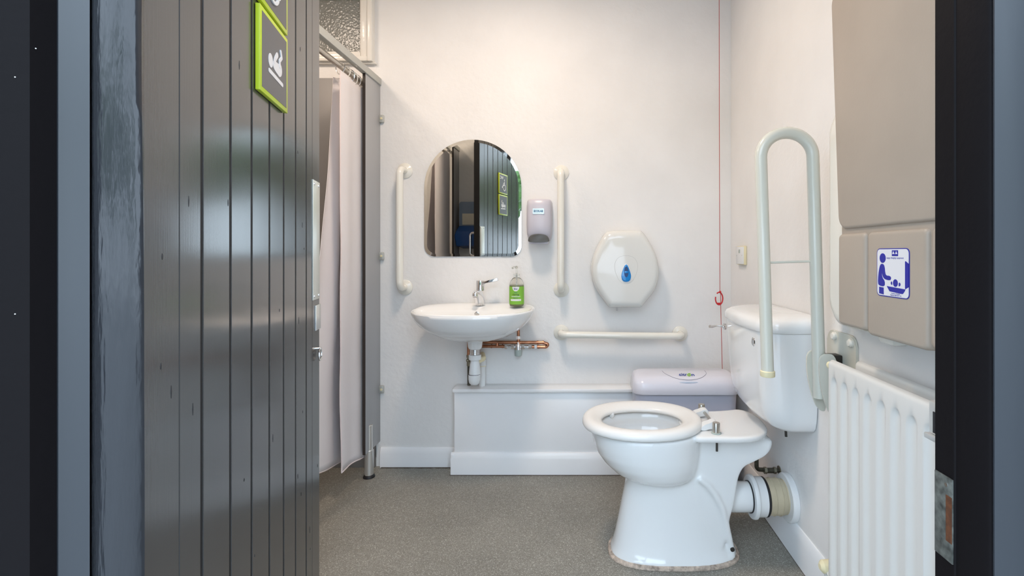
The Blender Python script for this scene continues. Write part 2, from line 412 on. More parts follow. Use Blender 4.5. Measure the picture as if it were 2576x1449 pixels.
# rough rounded hinge post
b = B(); rings = []
for i in range(111):
    z = i*.02
    prof = [(-.512, .560), (-.478, .521), (-.4655, .5075), (-.4675, .5015), (-.4755, .495), (-.486, .4905), (-.497, .4895), (-.5045, .492), (-.5095, .4985), (-.56, .4985), (-.60, .545), (-.585, .560)]
    rings.append([V(p[0]+(noise.noise(V(p[1]*9, z*3.1, 0))*.0035 if j in (2,3,4,5,6) else 0), p[1], z) for j, p in enumerate(prof)])
b.loft(rings)
tr1 = struct(b, 'trim_1', M['post'], 'left hinge post of the black door frame', ang=60)
B().prism([(-.5035, .4895), (-.5215, .4765), (-.60, .4765), (-.60, .4895)], 'xy', 0, 2.22).build('frame_stop', M['frame_gloss'], tr1)
B().prism([(-.5225, .476), (-.5235, .4535), (-.5410, .4460), (-.72, .36), (-.72, .476)], 'xy', 0, 2.22).build('frame_lining', M['frame_matt'], tr1)
sk_ = B()
for (x_, y_, Y_) in ((38, 194, .4496), (38, 790, .4496), (90, 122, .4575)): sk_.sphere(((x_-1460)*Y_/1200, Y_, EYE-(y_-637)*Y_/1200), .0006, seg=10)
sk_.build('paint_speck', M['lamp_body'], tr1)['kind'] = 'stuff'
B().box(-.60, .475, .42, .499, 2.14, 2.22, .003).build('frame_head', M['frame_gloss'], tr1)

# ------------------------------------------------------------------ door_1 : local frame, x along the leaf, -y the boarded face
H0 = V(-.508, .5525, 0); ANG = math.atan2(.963, -.269); DM = T(H0) @ Matrix.Rotation(ANG, 4, 'Z')
door = thing('door_1', 'open black tongue-and-groove boarded door', None, tuple(H0), kind='structure')
door.rotation_euler = (0, 0, ANG); EMPTY_M[door.name] = Matrix.Identity(4)
# children of the door are modelled in its local frame
U1 = .798; cuts = [(.0805, .0016, .002), (.141, .0085, .010), (.235, .0085, .010), (.3225, .0085, .010), (.412, .0085, .010), (.498, .0085, .010), (.5827, .0085, .010), (.670, .0085, .010), (.724, .0018, .003)]
poly = [(-.012, 0)]; gro = []
for u, wd, dp in cuts:
    poly += [(u-wd/2-.0008, 0), (u-wd/2, .0008), (u-wd/2, dp), (u+wd/2, dp), (u+wd/2, .0008), (u+wd/2+.0008, 0)]; gro.append((u, wd, dp))
poly += [(U1-.002, 0), (U1, .002), (U1, .044), (-.012, .044)]
leaf = B().prism(poly, 'xy', .006, 2.12).build('door_leaf', M['door'], door, ang=25)
b = B()
for u, wd, dp in gro[1:-1]: b.box(u-wd/2+.0001, u+wd/2-.0001, dp-.0088, dp+.001, .008, 2.118)
b.build('groove_shade', M['groove'], door)  # black strips stand in for the deep shade inside the board grooves
B().box(U1-.001, U1+.0012, .001, .044, .006, 2.12).build('door_edge', M['door_edge'], door)
# knots and dents
b = B()
for i in range(46):
    u = random.uniform(.01, .78); z = random.uniform(.1, 2.05); l = random.uniform(.003, .011)
    if min(abs(u-c[0]) for c in cuts) < .006: continue
    b.sphere((u, .0004, z), 1, (.0009+.0012*random.random(), .0012, l), 8)
b.build('knot', M['door_edge'], door)['kind'] = 'stuff'
pp = B().box(.7245, .792, -.0022, 0, .937, 1.255, .0006).build('push_plate', mat('white_push_plate', (.62, .63, .58), .35, metal=.3), door)
for (u, z) in ((.737, .947), (.781, .947), (.737, 1.245), (.781, 1.245)):
    B().lathe([(.0042, 0), (.004, -.001), (.0025, -.0022), (.0, -.0024)], (u, -.0022, z), 'y', 12).build('screw', M['chrome'], pp)
lk = B().box(.752, U1+.004, -.0028, .0, .853, .921, .001).box(U1, U1+.0042, -.0025, .040, .853, .921, .001).build('rim_lock', M['worn_plate'] if False else M['alu'], door)
B().box(U1+.003, U1+.007, .010, .022, .890, .905, .001).box(U1+.003, U1+.0055, .008, .026, .868, .882, .001).build('latch', M['steel'], lk)
rg = B().cyl((.772, 0, .802), (.772, -.010, .802), .003, 12).build('ring_pull', M['chrome'], door)
B().tube([V(.772+.013*math.cos(a), -.008, .786+.016*math.sin(a)) for a in [2*PI*k/24 for k in range(24)]], .0022, 8, closed=True).box(.765, .779, -.0092, -.0068, .780, .789, .001).build('ring', M['chrome'], rg)
dh = B().tube(fillet([(.740, .044, 1.21), (.740, .105, 1.21), (.740, .105, .93), (.740, .044, .93)], .022), .0085, 14).build('pull_handle', M['chrome'], door)
for z in (.25, 1.85): B().cyl((-.010, .004, z), (-.010, .004, z+.09), .006, 12).build('hinge', M['steel'], door)

# signs on the door (local frame of the door, placed with its matrix)
def sign(z0, label):
    s = bpy.data.objects.new('door_sign', None); C.objects.link(s); s.matrix_world = DM @ T((.3355, 0, z0)); EMPTY_M[s.name] = Matrix.Identity(4)
    tag(s, label, 'sign', 'square grey signs with lime border on the door'); s.empty_display_size = .05
    B().box(0, .158, -.009, -.001, 0, .1595, .001).build('sign_board', M['lime'], s)
    B().box(.009, .149, -.0094, -.0088, .009, .1505).build('sign_face', M['sign_grey'], s)
    return s
s1 = sign(1.3625, 'lime-bordered door sign showing a white baby lying on a changing board')
def cap(b, pts, r, y0=-.0100, y1=-.0092, n=8):
    # flat rounded stroke
    for i in range(len(pts)-1):
        a, c = Vector(pts[i]), Vector(pts[i+1]); d = (c-a); L = d.length; ang = math.atan2(d.y, d.x)
        poly = [(a.x+r*math.cos(ang+PI/2+PI*k/n), a.y+r*math.sin(ang+PI/2+PI*k/n)) for k in range(n+1)]+[(c.x+r*math.cos(ang-PI/2+PI*k/n), c.y+r*math.sin(ang-PI/2+PI*k/n)) for k in range(n+1)]
        b.prism(poly, 'xz', y0-i*.0002, y1)
def disc(b, x, z, rx, rz, y0=-.0100, y1=-.0092, n=28):
    b.prism([(x+rx*math.cos(2*PI*k/n), z+rz*math.sin(2*PI*k/n)) for k in range(n)], 'xz', y0, y1)
def dpx(x, y):                       # a point read off the sign, in the sign's own frame
    x = 600+x/4.83; y = y/4.83; Y = 425.4/(1125-x); return ((Y-.5525)/.963-.3355, EYE-(y-637)*Y/1200-1.3625)
b = B(); hd = dpx(318, 727); disc(b, hd[0], hd[1], .0118, .0135)
b.prism(chaikin([dpx(*q) for q in ((352, 728), (347, 760), (350, 800), (365, 842), (400, 892), (430, 935), (452, 920), (460, 880), (456, 820), (443, 775), (418, 772), (388, 748), (370, 722))], 1), 'xz', -.0100, -.0092)
cap(b, [dpx(366, 740), dpx(378, 700), dpx(398, 662)], .0050, -.0103); cap(b, [dpx(432, 800), dpx(428, 735)], .0042, -.0106); cap(b, [dpx(428, 735), dpx(451, 700), dpx(440, 622)], .0036, -.0109)
cap(b, [dpx(301, 845), dpx(466, 1030)], .0042)
b.build('baby_symbol', M['white_print'], s1)
s2 = sign(1.530, 'lime-bordered door sign with WC and wheelchair symbol, cut by the photo top')
b = B(); disc(b, .060, .112, .0065, .0065)
cap(b, [(.060, .098), (.062, .072), (.084, .072), (.096, .050), (.104, .053)], .0042); cap(b, [(.061, .086), (.080, .086)], .0032)
ar = [(.067+.026*math.cos(a), .053+.026*math.sin(a)) for a in [math.radians(125+k*15) for k in range(15)]]
cap(b, ar, .0032); b.build('wheelchair_symbol', M['white_print'], s2)
text('lettering', 'WC', .034, M['white_print'], s2, T((.112, -.0094, .125)), bold=.0006)

# ------------------------------------------------------------------ shower partition
sp = thing('shower_partition', 'grey laminate shower partition with aluminium top rail and steel leg', 'partition', (XP, 1.6, 0))
PZ0, PZ1 = .125, 1.897
far = B().box(XP-.013, XP, 2.212, D-.001, PZ0, PZ1, .0008).build('panel', M['panel'], sp)
B().box(XP-.0135, XP-.0005, 2.2105, 2.2128, PZ0, PZ1).build('panel_edge', M['dark_edge'], sp)
B().box(XP-.013, XP, .822, .985, PZ0, PZ1, .0008).build('panel', M['panel'], sp)
B().box(XP-.0135, XP-.0005, .9845, .987, PZ0, PZ1).build('panel_edge', M['dark_edge'], sp)
B().box(XP-.020, XP+.006, .822, D-.001, PZ1-.001, PZ1+.032, .001).build('top_rail', M['alu_rail'], sp)
for y in (2.262, .93):
    lg = B().lathe([(.0205, .012), (.0205, .128), (.019, .130), (.0165, .130), (.0165, .245), (.014, .247)], (XP-.006, y, 0), 'z', 24).build('leg', M['alu'], sp)
    B().lathe([(.027, .0), (.027, .004), (.022, .013), (.02, .014)], (XP-.006, y, 0), 'z', 24).build('foot_pad', M['black_rubber'], lg)
for z in (.386, 1.047, 1.728):
    br = B().box(XP-.002, XP+.022, D-.016, D-.001, z-.019, z+.019, .005).build('wall_bracket', M['alu_rail'], sp)
    B().lathe([(.006, 0), (.006, -.002), (.003, -.003)], (XP+.011, D-.016, z), 'y', 12).build('screw', M['cream'], br)
# curtain rail
cr = thing('curtain_rail', 'steel shower curtain rail running along the top of the partition', 'rail', (-1.035, 1.55, 1.87))
B().cyl((-1.035, .83, 1.868), (-1.035, D-.002, 1.868), .0125, 20).build('pole', M['steel'], cr)
for yy in ((.822, .832), (D-.010, D-.001)): B().lathe([(.028, 0), (.028, .004), (.016, .009)], (-1.035, yy[0], 1.868), 'y').build('end_socket', M['steel'], cr)

# shower curtains : one bunched at each end of the opening
def curtain(label, yc, k, hemmat, phase=0):
    fy = lambda y: yc+(y-2.252)*k
    root = thing('shower_curtain', label, 'curtain', (-1.03, fy(2.15), .1), group='white shower curtains')
    b = B(); NS, NZ = 150, 60; G = []
    z1 = 1.838
    for j in range(NZ+1):
        v = j/NZ; row = []            # v 0 top .. 1 bottom
        for i in range(NS+1):
            s = i/NS
            if s < .45:               # front layer, hem edge facing the opening
                t = s/.45
                y = (2.022+.004*v)+(2.252-2.022+.006*v)*t
                amp = .004+.002*math.sin(v*5)
                x = -1.018+amp*math.sin(t*7+v*1.2+phase)*(.35+.65*math.sin(PI*t))-.008*t
            elif s < .52:
                t = (s-.45)/.07; a = t*PI
                y = 2.252+.010*v+.010*math.sin(a); x = -1.032-.016*(1-math.cos(a))
            else:                     # back layer, falls open
                t = (s-.52)/.48
                spread = .15+.30*v**1.25
                y = 2.252+.010*v-spread*t
                x = -1.066+.012*math.sin(t*11+v*1.5+phase)*(1-.3*v)-.012*t
            zb = (.128-.035*(s/.45)**2 if s < .45 else .093+.009*(s-.45)/.07 if s < .52 else .102+.085*((s-.52)/.48))
            z = z1+(zb-z1)*v
            x += noise.noise(V(y*7, z*3.2, s*4))*.006*(0.3+v); y += noise.noise(V(s*9, z*2.4, 7))*.006*v
            row.append(V(x, fy(y), z))
        G.append(row)
    W = [[b.bm.verts.new(p) for p in row] for row in G]
    for j in range(NZ):
        for i in range(NS): b.bm.faces.new((W[j][i], W[j][i+1], W[j+1][i+1], W[j+1][i]))
    cl = b.build('cloth', M['cloth'], root, ang=80)
    m = cl.modifiers.new('t', 'SOLIDIFY'); m.thickness = .0012
    hem = B(); hem.tube([G[j][0] for j in range(NZ+1)], .0026, 6); hem.tube(G[NZ], .0026, 6)
    hem.build('hem', hemmat, root)
    for i, y in enumerate((2.056, 2.10, 2.14, 2.175, 2.21, 2.245)):
        x = -1.035; y = fy(y)
        B().tube([V(x+.019*math.cos(a)+.002*math.sin(a*2), y+.006*math.sin(a+i), 1.858+.027*math.sin(a)) for a in [2*PI*q/22 for q in range(22)]], .0024, 8, closed=True).build('curtain_ring', M['curtain_ring'] if i % 2 else M['chrome'], root)
HM = mat('pinkish_hem', (.80, .70, .69), .8)
curtain('creased white fabric shower curtain gathered at the far end by the mirror wall', 2.252, 1, HM)
curtain('second white shower curtain bunched at the door end, seen in the mirror', 1.002, -1.75, HM, 2)
# grey cladding inside the shower
struct(B().box(-1.999, XP-.02, D-.010, D-.0005, .045, 1.93, .001), 'wall_shower_lining', M['lining'])
struct(B().box(-1.999, XP-.02, D-.016, D-.0005, .0, .10, .002), 'baseboard_shower', M['lining'])

# ------------------------------------------------------------------ grab bars on the back wall
def grab_bar(a, c, label, out=(0, -1, 0), off=.072, r=.0165, fr=.0385):
    a = Vector(a); c = Vector(c); out = Vector(out)
    root = thing('grab_bar', label, 'grab bar', tuple(a), group='white tubular wall grab bars')
    B().tube(fillet([a+out*.002, a+out*off, c+out*off, c+out*.002], .034, 10), r, 22).build('tube', M['rail'], root)
    fr_ = {True: (V(1,0,0), V(0,0,1), out)}[True]
    for p in (a, c):
        f = B().lathe([(fr, .0005), (fr, .004), (fr-.003, .007), (r+.004, .010), (r+.0015, .012)], p, frame=fr_).build('flange', M['rail'], root)
    return root
grab_bar((-.873, D, 1.471), (-.873, D, .891), 'upright white grab bar left of the mirror beside the shower partition')
grab_bar((-.095, D, 1.461), (-.095, D, .881), 'upright white grab bar between soap dispenser and toilet roll dispenser')
grab_bar((-.095, D, .667), (.495, D, .660), 'horizontal white grab bar under the toilet roll dispenser')

# ------------------------------------------------------------------ mirror
mr = thing('mirror', 'arched mirror with a rounded top on the wall above the washbasin', 'mirror', (-.5345, D, 1.045))
def arch(ins):
    cx, hw, z0, z1 = -.5345, .2415-ins, 1.045+ins, 1.629-ins; r = .052-ins*.6; out = []
    zc = z1-hw
    for k in range(9): a = -PI/2+PI/2*k/8; out.append((cx+hw-r+r*math.cos(a), z0+r+r*math.sin(a)))
    for k in range(33): a = PI*k/32; out.append((cx+hw*math.cos(a), zc+hw*.985*math.sin(a)))
    for k in range(9): a = PI+PI/2*k/8; out.append((cx-hw+r+r*math.cos(a), z0+r+r*math.sin(a)))
    return out
yb = D-.001
b = B(); b.loft([[V(p[0], yb, p[1]) for p in arch(0)], [V(p[0], D-.0055, p[1]) for p in arch(0)]], True, False).build('mirror_back', M['mirror_edge'], mr)
b = B(); b.loft([[V(p[0], D-.0055, p[1]) for p in arch(0)], [V(p[0], D-.0062, p[1]) for p in arch(.014)]], False, False).build('bevel', M['mirror'], mr, ang=.6)
b = B(); b.bm.faces.new([b.bm.verts.new(V(p[0], D-.0062, p[1])) for p in arch(.014)]); b.build('mirror_glass', M['mirror'], mr)

# ------------------------------------------------------------------ washbasin
BX, BYC = -.489, 2.19
bs = thing('washbasin', 'white ceramic wall-hung washbasin below the arched mirror', 'washbasin', (BX, 2.2, .66))
NB = 96
def bring(s, z, cy=BYC, sx=1, front=.235, back=None, yshift=0):
    back = (D-BYC) if back is None else back; out = []
    for k in range(NB):
        t = 2*PI*k/NB; c_, s_ = math.cos(t), math.sin(t)
        if s_ <= 0: e = 2.15; bb = front
        else: e = 3.0; bb = back
        x = .276*s*sx*math.copysign(abs(c_)**(2/e), c_); y = bb*s*math.copysign(abs(s_)**(2/e), s_)
        out.append(V(BX+x, min(cy+y+yshift, D-.0008), z+(.010*max(0, (cy+y-BYC)/.18) if z > .78 else 0)))
    return out
def bl(s, z, y, front=.235, back=.186, sx=1): return bring(s, z, y, sx, front, back)
rings = [bl(.12, .655, 2.215, .2, .2), bl(.25, .658, 2.21, .2, .2), bl(.42, .667, 2.205, .215, .2), bl(.60, .685, 2.20, .225, .2), bl(.76, .710, 2.195, .23, .19), bl(.88, .738, BYC), bl(.955, .765, BYC), bl(.99, .786, BYC),
         bl(1.0, .795, BYC), bl(1.0, .800, BYC), bl(.992, .804, BYC), bl(.975, .805, BYC), bl(.955, .802, 2.185, .235, .18)]
inn = [(.935, .798, 2.145, .20, .115), (.915, .785, 2.140, .198, .108), (.87, .765, 2.135, .19, .10), (.78, .735, 2.13, .185, .10), (.62, .706, 2.13, .18, .10), (.38, .690, 2.14, .17, .10), (.12, .684, 2.15, .17, .10)]
rings += [bring(s, z, y, 1, f/ .98, bk/.98*1.0) for s, z, y, f, bk in inn]
B().loft(rings).build('bowl', M['ceramic'], bs, ang=70)
B().lathe([(.034, 0), (.034, .02), (.031, .035), (.026, .045), (.022, .047)][::-1], (BX, 2.215, .615), 'z', 28).build('outlet_boss', M['ceramic'], bs) if False else None
B().lathe([(.028, .0), (.032, .008), (.0345, .03), (.036, .05)], (BX, 2.215, .618), 'z', 28).build('outlet_boss', M['ceramic'], bs)
ovf = B().lathe([(.0105, 0), (.0115, -.003), (.0085, -.004), (.0075, -.002)], (BX+.006, 2.228, .777), 'y', 20).build('overflow_ring', M['chrome'], bs)
B().lathe([(.03, 0), (.028, .002), (.012, .003)], (BX, 2.15, .6845), 'z', 20).build('plughole', M['chrome'], bs)

# mixer tap
TX, TY = -.487, 2.315
tp = thing('mixer_tap', 'chrome lever mixer tap standing on the back of the washbasin', 'tap', (TX, TY, .812))
# body leaning up into a spout that reaches forward
rings = []
for (z, y0, y1, hw, dx) in ((.809, TY-.026, TY+.024, .0245, 0), (.815, TY-.026, TY+.023, .024, 0), (.83, TY-.030, TY+.022, .0235, 0), (.845, TY-.044, TY+.021, .0235, -.001), (.858, TY-.070, TY+.021, .0225, -.002), (.868, TY-.096, TY+.021, .0215, -.003), (.878, TY-.100, TY+.020, .020, -.004), (.884, TY-.085, TY+.019, .018, -.003)):
    cy = (y0+y1)/2; hy = (y1-y0)/2
    rings.append([V(TX+dx+hw*math.copysign(abs(math.cos(t))**.75, math.cos(t))*(1 if math.sin(t) > 0 else .62+.38*(1+math.sin(t))), cy+hy*math.copysign(abs(math.sin(t))**.8, math.sin(t)), z) for t in [2*PI*k/28 for k in range(28)]])
B().loft(rings).build('body', M['chrome'], tp, ang=60)
sp_ = B().lathe([(.0125, .0), (.0135, .003), (.0135, .014), (.011, .021), (.005, .025)], (TX-.004, TY-.090, .856), 'z', 20).build('spout', M['chrome'], tp)
B().cyl((TX-.004, TY-.090, .8545), (TX-.004, TY-.090, .857), .0105, 16).build('aerator', M['dark_bolt'], sp_)
B().lathe([(.0205, .880), (.0205, .926), (.0195, .929), (.0, .930)], (TX+.002, TY, 0), 'z', 26).build('cartridge_cap', M['chrome'], tp)
b = B(); b.box(0, .072, -.010, .010, -.007, .007, .002)
b.xf(T((TX+.019, TY-.012, .918)) @ Matrix.Rotation(math.radians(-14), 4, 'Y')); b.build('lever', M['chrome'], tp)

# soap bottle
SX, SY, SZ = -.302, 2.262, .8115
sb = thing('soap_bottle', 'clear pump bottle with bright green label on the washbasin rim', 'soap bottle', (SX, SY, SZ))
B().lathe([(.030, 0), (.0335, .003), (.0345, .012), (.0345, .098), (.033, .108), (.028, .120), (.019, .131), (.0135, .134), (.0135, .146)], (SX, SY, SZ), 'z', 36).build('bottle_body', M['clear'], sb)
B().lathe([(.028, .002), (.032, .004), (.033, .012), (.033, .099)], (SX, SY, SZ), 'z', 36).build('liquid', M['soap'], sb)
def wrapband(z0, z1, r, a0, a1, n=30):
    b = B(); A = []
    for k in range(n+1):
        a = a0+(a1-a0)*k/n; A.append([b.bm.verts.new(V(SX+rr*math.sin(a), SY-rr*math.cos(a), z)) for rr, z in ((r, z0), (r, z1), (r-.0006, z1), (r-.0006, z0))])
    for k in range(n):
        for q in range(4): b.bm.faces.new((A[k][q], A[k+1][q], A[k+1][(q+1) % 4], A[k][(q+1) % 4]))
    return b
lb = wrapband(SZ+.010, SZ+.093, .0352, -1.9, 1.9).build('label', M['label_green'], sb)
def wrap_text(s, size, z, m, width, r=.0357):
    o = text('lettering', s, size, m, lb, Matrix.Identity(4), width=width, extrude=.00005, bold=.0002)
    for v in o.data.vertices:
        a = v.co.x/r; rr = r-v.co.y; v.co = V(SX+rr*math.sin(a), SY-rr*math.cos(a), SZ+z+v.co.z)
    return o
b = B(); hp = [(.017*math.cos(a), .0925+.021*math.sin(a)) for a in [PI+PI*k/16 for k in range(17)]]
for p0, p1 in zip(hp[:-1], hp[1:]):
    q = []
    for (x, z) in (p0, p1, (p1[0], .0925), (p0[0], .0925)): a = x/.0355; q.append(V(SX+.0355*math.sin(a), SY-.0355*math.cos(a), SZ+z))
    try: b.bm.faces.new([b.bm.verts.new(v) for v in q])
    except ValueError: pass
bmesh.ops.remove_doubles(b.bm, verts=b.bm.verts, dist=.00002); b.build('label_badge', M['white_print'], lb)
wrap_text('bio', .013, .083, M['navy_btn'], .017, .0360)
wrap_text('moisturising', .003, .0655, M['navy_btn'], .016); wrap_text('Caring', .009, .056, M['dark_bolt'], .030)
wrap_text('HANDWASH', .006, .047, M['white_print'], .043); wrap_text('lime & aloe', .003, .040, M['navy_btn'], .020)
wrapband(SZ+.026, SZ+.035, .0355, -.75, .75).build('label_box', M['white_print'], lb)
pu = B().lathe([(.0145, .138), (.0145, .150), (.0135, .152), (.006, .153), (.0045, .156), (.0045, .176), (.009, .178), (.010, .186), (.008, .189), (.0, .190)], (SX, SY, SZ), 'z', 20).tube([(SX, SY, SZ+.183), (SX-.012, SY-.018, SZ+.183), (SX-.017, SY-.026, SZ+.179)], [.005, .0045, .004], 10).build('pump', M['clear'], sb)
B().cyl((SX, SY, SZ+.02), (SX, SY, SZ+.150), .0025, 8).build('dip_tube', M['white_plastic'], sb)

# bottle trap and waste
bt = thing('bottle_trap', 'white plastic bottle trap and waste pipe hanging under the washbasin', 'waste trap', (BX, 2.215, .45))
B().lathe([(.0, .0), (.018, .001), (.025, .010), (.0275, .026), (.0278, .047)], (BX-.003, 2.215, .452), 'z', 28).build('trap_cup', M['white_plastic'], bt)
B().lathe([(.0275, .0), (.0275, .0025)], (BX-.003, 2.215, .4985), 'z', 28).build('seal_ring', M['black_rubber'], bt)
B().lathe([(.027, .0), (.026, .015), (.0225, .045), (.0185, .062), (.017, .068)], (BX-.001, 2.215, .501), 'z', 28).build('trap_body', M['white_plastic'], bt)
b = B(); n = 24
rings = [[V(BX+(.027+(.0012 if k % 2 else 0))*math.cos(2*PI*k/48), 2.215+(.027+(.0012 if k % 2 else 0))*math.sin(2*PI*k/48), z) for k in range(48)] for z in (.568, .590)]
b.loft(rings); b.build('compression_nut', M['white_plastic'], bt)
prof = [(.0225, .590)]
for k in range(7): prof += [(.0245, .5915+k*.004), (.0228, .5935+k*.004)]
prof += [(.0235, .6205)]
B().lathe(prof, (BX, 2.215, 0), 'z', 28).build('threaded_waste', M['chrome'], bt)
B().tube(fillet([(BX+.005, 2.222, .555), (BX+.030, 2.26, .562), (BX+.008, 2.335, .572), (BX+.008, 2.335, .50)], .02, 8), .0125, 18).build('swivel_elbow', M['cream'], bt)
B().lathe([(.0195, .0), (.0195, .030)], (BX+.008, 2.335, .510), 'z', 22).cyl((BX+.008, 2.335, .412), (BX+.008, 2.335, .512), .0165, 20).build('waste_pipe', M['white_plastic'], bt)
B().lathe([(.0198, .0), (.0198, .003)], (BX+.008, 2.335, .509), 'z', 22).build('stained_joint', M['cream'], bt)

# copper pipework + valve
cp = thing('copper_pipework', 'copper water pipes on the wall behind and right of the washbasin', 'pipes', (-.3, 2.34, .65))
YP = 2.345
def px(x, y, Y=YP): return V((x-1460)*Y/1200, Y, EYE-(y-637)*Y/1200)
B().tube(fillet([px(1205, 861), px(1366, 861.5), px(1380, 866), px(1374, 873), px(1338, 872.5)], .012, 8), .0078, 16).build('pipe', M['copper'], cp)
B().cyl(px(1190, 870.5), px(1272, 871.5), .0078, 16).build('pipe', M['copper'], cp)
B().cyl(px(1251, 862), px(1251, 870), .0078, 14).build('tee_branch', M['copper'], cp)
B().cyl(px(1304, 828), px(1304, 872), .0072, 14).build('pipe', M['copper'], cp)
for (xa, xb, y, r) in ((1235, 1238, 871, .0098), (1263, 1266, 871, .0098), (1351, 1354, 861.5, .0098), (1365, 1368, 861.5, .0095), (1353, 1357, 872.5, .0095)):
    B().cyl(px(xa, y), px(xb, y), r, 16).build('collar', M['copper'], cp)
B().cyl(px(1345, 872.5), px(1351, 872.5), .0115, 16).build('white_collar', M['white_plastic'], cp)
B().tube(fillet([px(1179, 845), px(1179, 894)], .01), .0078, 16).cyl(px(1184.5, 868, 2.36), px(1184.5, 895, 2.36), .0078, 14).build('pipe', M['copper'], cp)
B().cyl(px(1180, 915), px(1180, 969), .0082, 16).build('old_pipe', M['old_pipe'], cp)
iv = B().cyl(px(1178.5, 893), px(1178.5, 899), .0105, 8).cyl(px(1179, 899), px(1179, 913), .008, 14).cyl(px(1180, 912), px(1180, 920), .0115, 6).sphere(px(1177.5, 906)+V(0, -.008, 0), .0085).build('isolating_valve', M['brass'], cp)
tv = thing('mixing_valve', 'chrome thermostatic mixing valve with grey cap on the copper pipe', 'valve', tuple(px(1303, 872)))
vb = B()
for (xa, xb, r, n) in ((1270, 1276, .0115, 6), (1276, 1286, .0075, 14), (1286, 1294, .0125, 6), (1293, 1313, .0085, 14), (1312, 1320, .0125, 6), (1320, 1330, .0075, 14), (1330, 1337, .0115, 6)):
    vb.cyl(px(xa, 872.5), px(xb, 872.5), r, n)
vb.build('union', M['chrome'], tv)
B().lathe([(.008, .018), (.0095, .012), (.0145, .010), (.0165, -.004), (.0165, -.022)], px(1303.5, 870), 'z', 22).build('valve_body', M['chrome'], tv)
B().lathe([(.0178, -.022), (.0182, -.030), (.0168, -.052), (.014, -.054)], px(1303.5, 868), 'z', 20).build('valve_cap', M['grey_cap'], tv)
B().cyl(px(1304, 845), px(1304, 853), .0115, 6).build('union_nut', M['chrome'], tv)

# ------------------------------------------------------------------ soap dispenser
sd = thing('soap_dispenser', 'pale lilac wall soap dispenser with grey push lever right of the mirror', 'soap dispenser', (-.2, D, 1.12))
cx = -.2005; yf = 2.283
rings = []
for (z, hw, dep, k) in ((1.125, .050, .060, 0), (1.135, .056, .075, 0), (1.155, .0605, .088, 0), (1.20, .0625, .093, 0), (1.29, .0615, .090, 0), (1.312, .0600, .086, 0), (1.321, .056, .078, 0), (1.324, .050, .065, 0)):
    prof = []
    for q in range(41):
        t = -1+2*q/40; prof.append(V(cx+hw*math.copysign(abs(math.sin(t*PI/2))**.75, t), D-.002-dep*(abs(math.cos(t*PI/2))**.38), z))
    prof += [V(cx+hw*.98, D-.001, z), V(cx-hw*.98, D-.001, z)]
    rings.append(prof)
B().loft(rings).build('cover', M['lilac_plastic'], sd, ang=50)
pl = chaikin([(-.050, 0), (.050, 0), (.051, .018), (.040, .034), (.015, .041), (-.015, .041), (-.040, .034), (-.051, .018)], 2)
b = B(); 
ringsA = [[V(cx+p[0]*k, D-.078-.018*(1-(p[0]/.055)**2)-dy, 1.112+p[1]*k) for p in pl] for k, dy in ((1, 0), (1, .004), (.94, .007))]
b.loft(ringsA); b.build('push_lever', M['grey_plastic'], sd, ang=50)
B().box(cx-.045, cx+.045, D-.085, D-.02, 1.106, 1.127, .004).build('nozzle_housing', M['navy_btn'] if False else M['lilac_plastic'], sd)
lp = B().prism(rrect(cx-.0005, 1.262, .055, .027, .003), 'xz', D-.0955, D-.088, .0005).build('logo_plate', M['label_plate'], sd)
text('lettering', 'ECOLAB', .0135, M['teal_print'], lp, T((cx-.0005, D-.0957, 1.262)), width=.044, bold=.0006)

# ------------------------------------------------------------------ toilet roll dispenser
td = thing('toilet_roll_dispenser', 'large rounded off-white toilet roll dispenser with blue teardrop lock', 'dispenser', (.215, D, .80))
ol = [(1532, 579), (1610, 579), (1615, 581), (1625, 592), (1648, 630), (1657, 660), (1659, 690), (1654, 715), (1646, 735), (1622, 763), (1614, 773), (1611, 774), (1535, 774), (1532, 773), (1524, 763), (1500, 730), (1490, 705), (1486, 678), (1489, 655), (1498, 628), (1518, 590)]
def tri(p, Y): return ((p[0]-1460)*Y/1200, EYE-(p[1]-637)*Y/1200)
Yd = D-.115
base = chaikin([tri(p, Yd+.02) for p in ol], 2); ccx = sum(p[0] for p in base)/len(base); ccz = sum(p[1] for p in base)/len(base)
def scl(k): return [((p[0]-ccx)*k+ccx, (p[1]-ccz)*k+ccz) for p in base]
rings = [[V(p[0], y, p[1]) for p in scl(k)] for k, y in ((1, D-.001), (1.0, D-.075), (.995, D-.088), (.975, D-.099), (.93, D-.109), (.86, D-.1145), (.80, D-.116), (.4, D-.1175))]
B().loft(rings).build('cover', M['roll_plastic'], td, ang=50)
def drop(w_, h, x, z): return chaikin([(x-w_*.12, z+h*.5), (x+w_*.12, z+h*.5), (x+w_*.42, z+h*.05), (x+w_*.5, z-h*.22), (x+w_*.32, z-h*.5), (x-w_*.32, z-h*.5), (x-w_*.5, z-h*.22), (x-w_*.42, z+h*.05)], 3)
bxx, bzz = tri((1575, 687), Yd)
loop = chaikin([(bxx+a_*.115, bzz+.012+c_*.150) for a_, c_ in ((-.28, .47), (.28, .47), (.5, .22), (.44, -.1), (.2, -.42), (-.2, -.42), (-.44, -.1), (-.5, .22))], 3)
B().tube([V(p[0], D-.1172, p[1]) for p in loop], .0007, 6, closed=True).build('window_outline', mat('faint_grey_line', (.5, .5, .48), .3), td)
lk_ = B().loft([[V(p[0], y, p[1]) for p in drop(.054*k, .088*k, bxx, bzz)] for k, y in ((1, D-.115), (1, D-.119), (.96, D-.1195))]).build('lock_surround', M['white_plastic'], td)
bb = B().loft([[V(p[0], y, p[1]) for p in drop(.048*k, .082*k, bxx, bzz)] for k, y in ((1, D-.118), (1, D-.1215), (.93, D-.1235), (.8, D-.124))]).build('lock_button', M['blue_btn'], td)
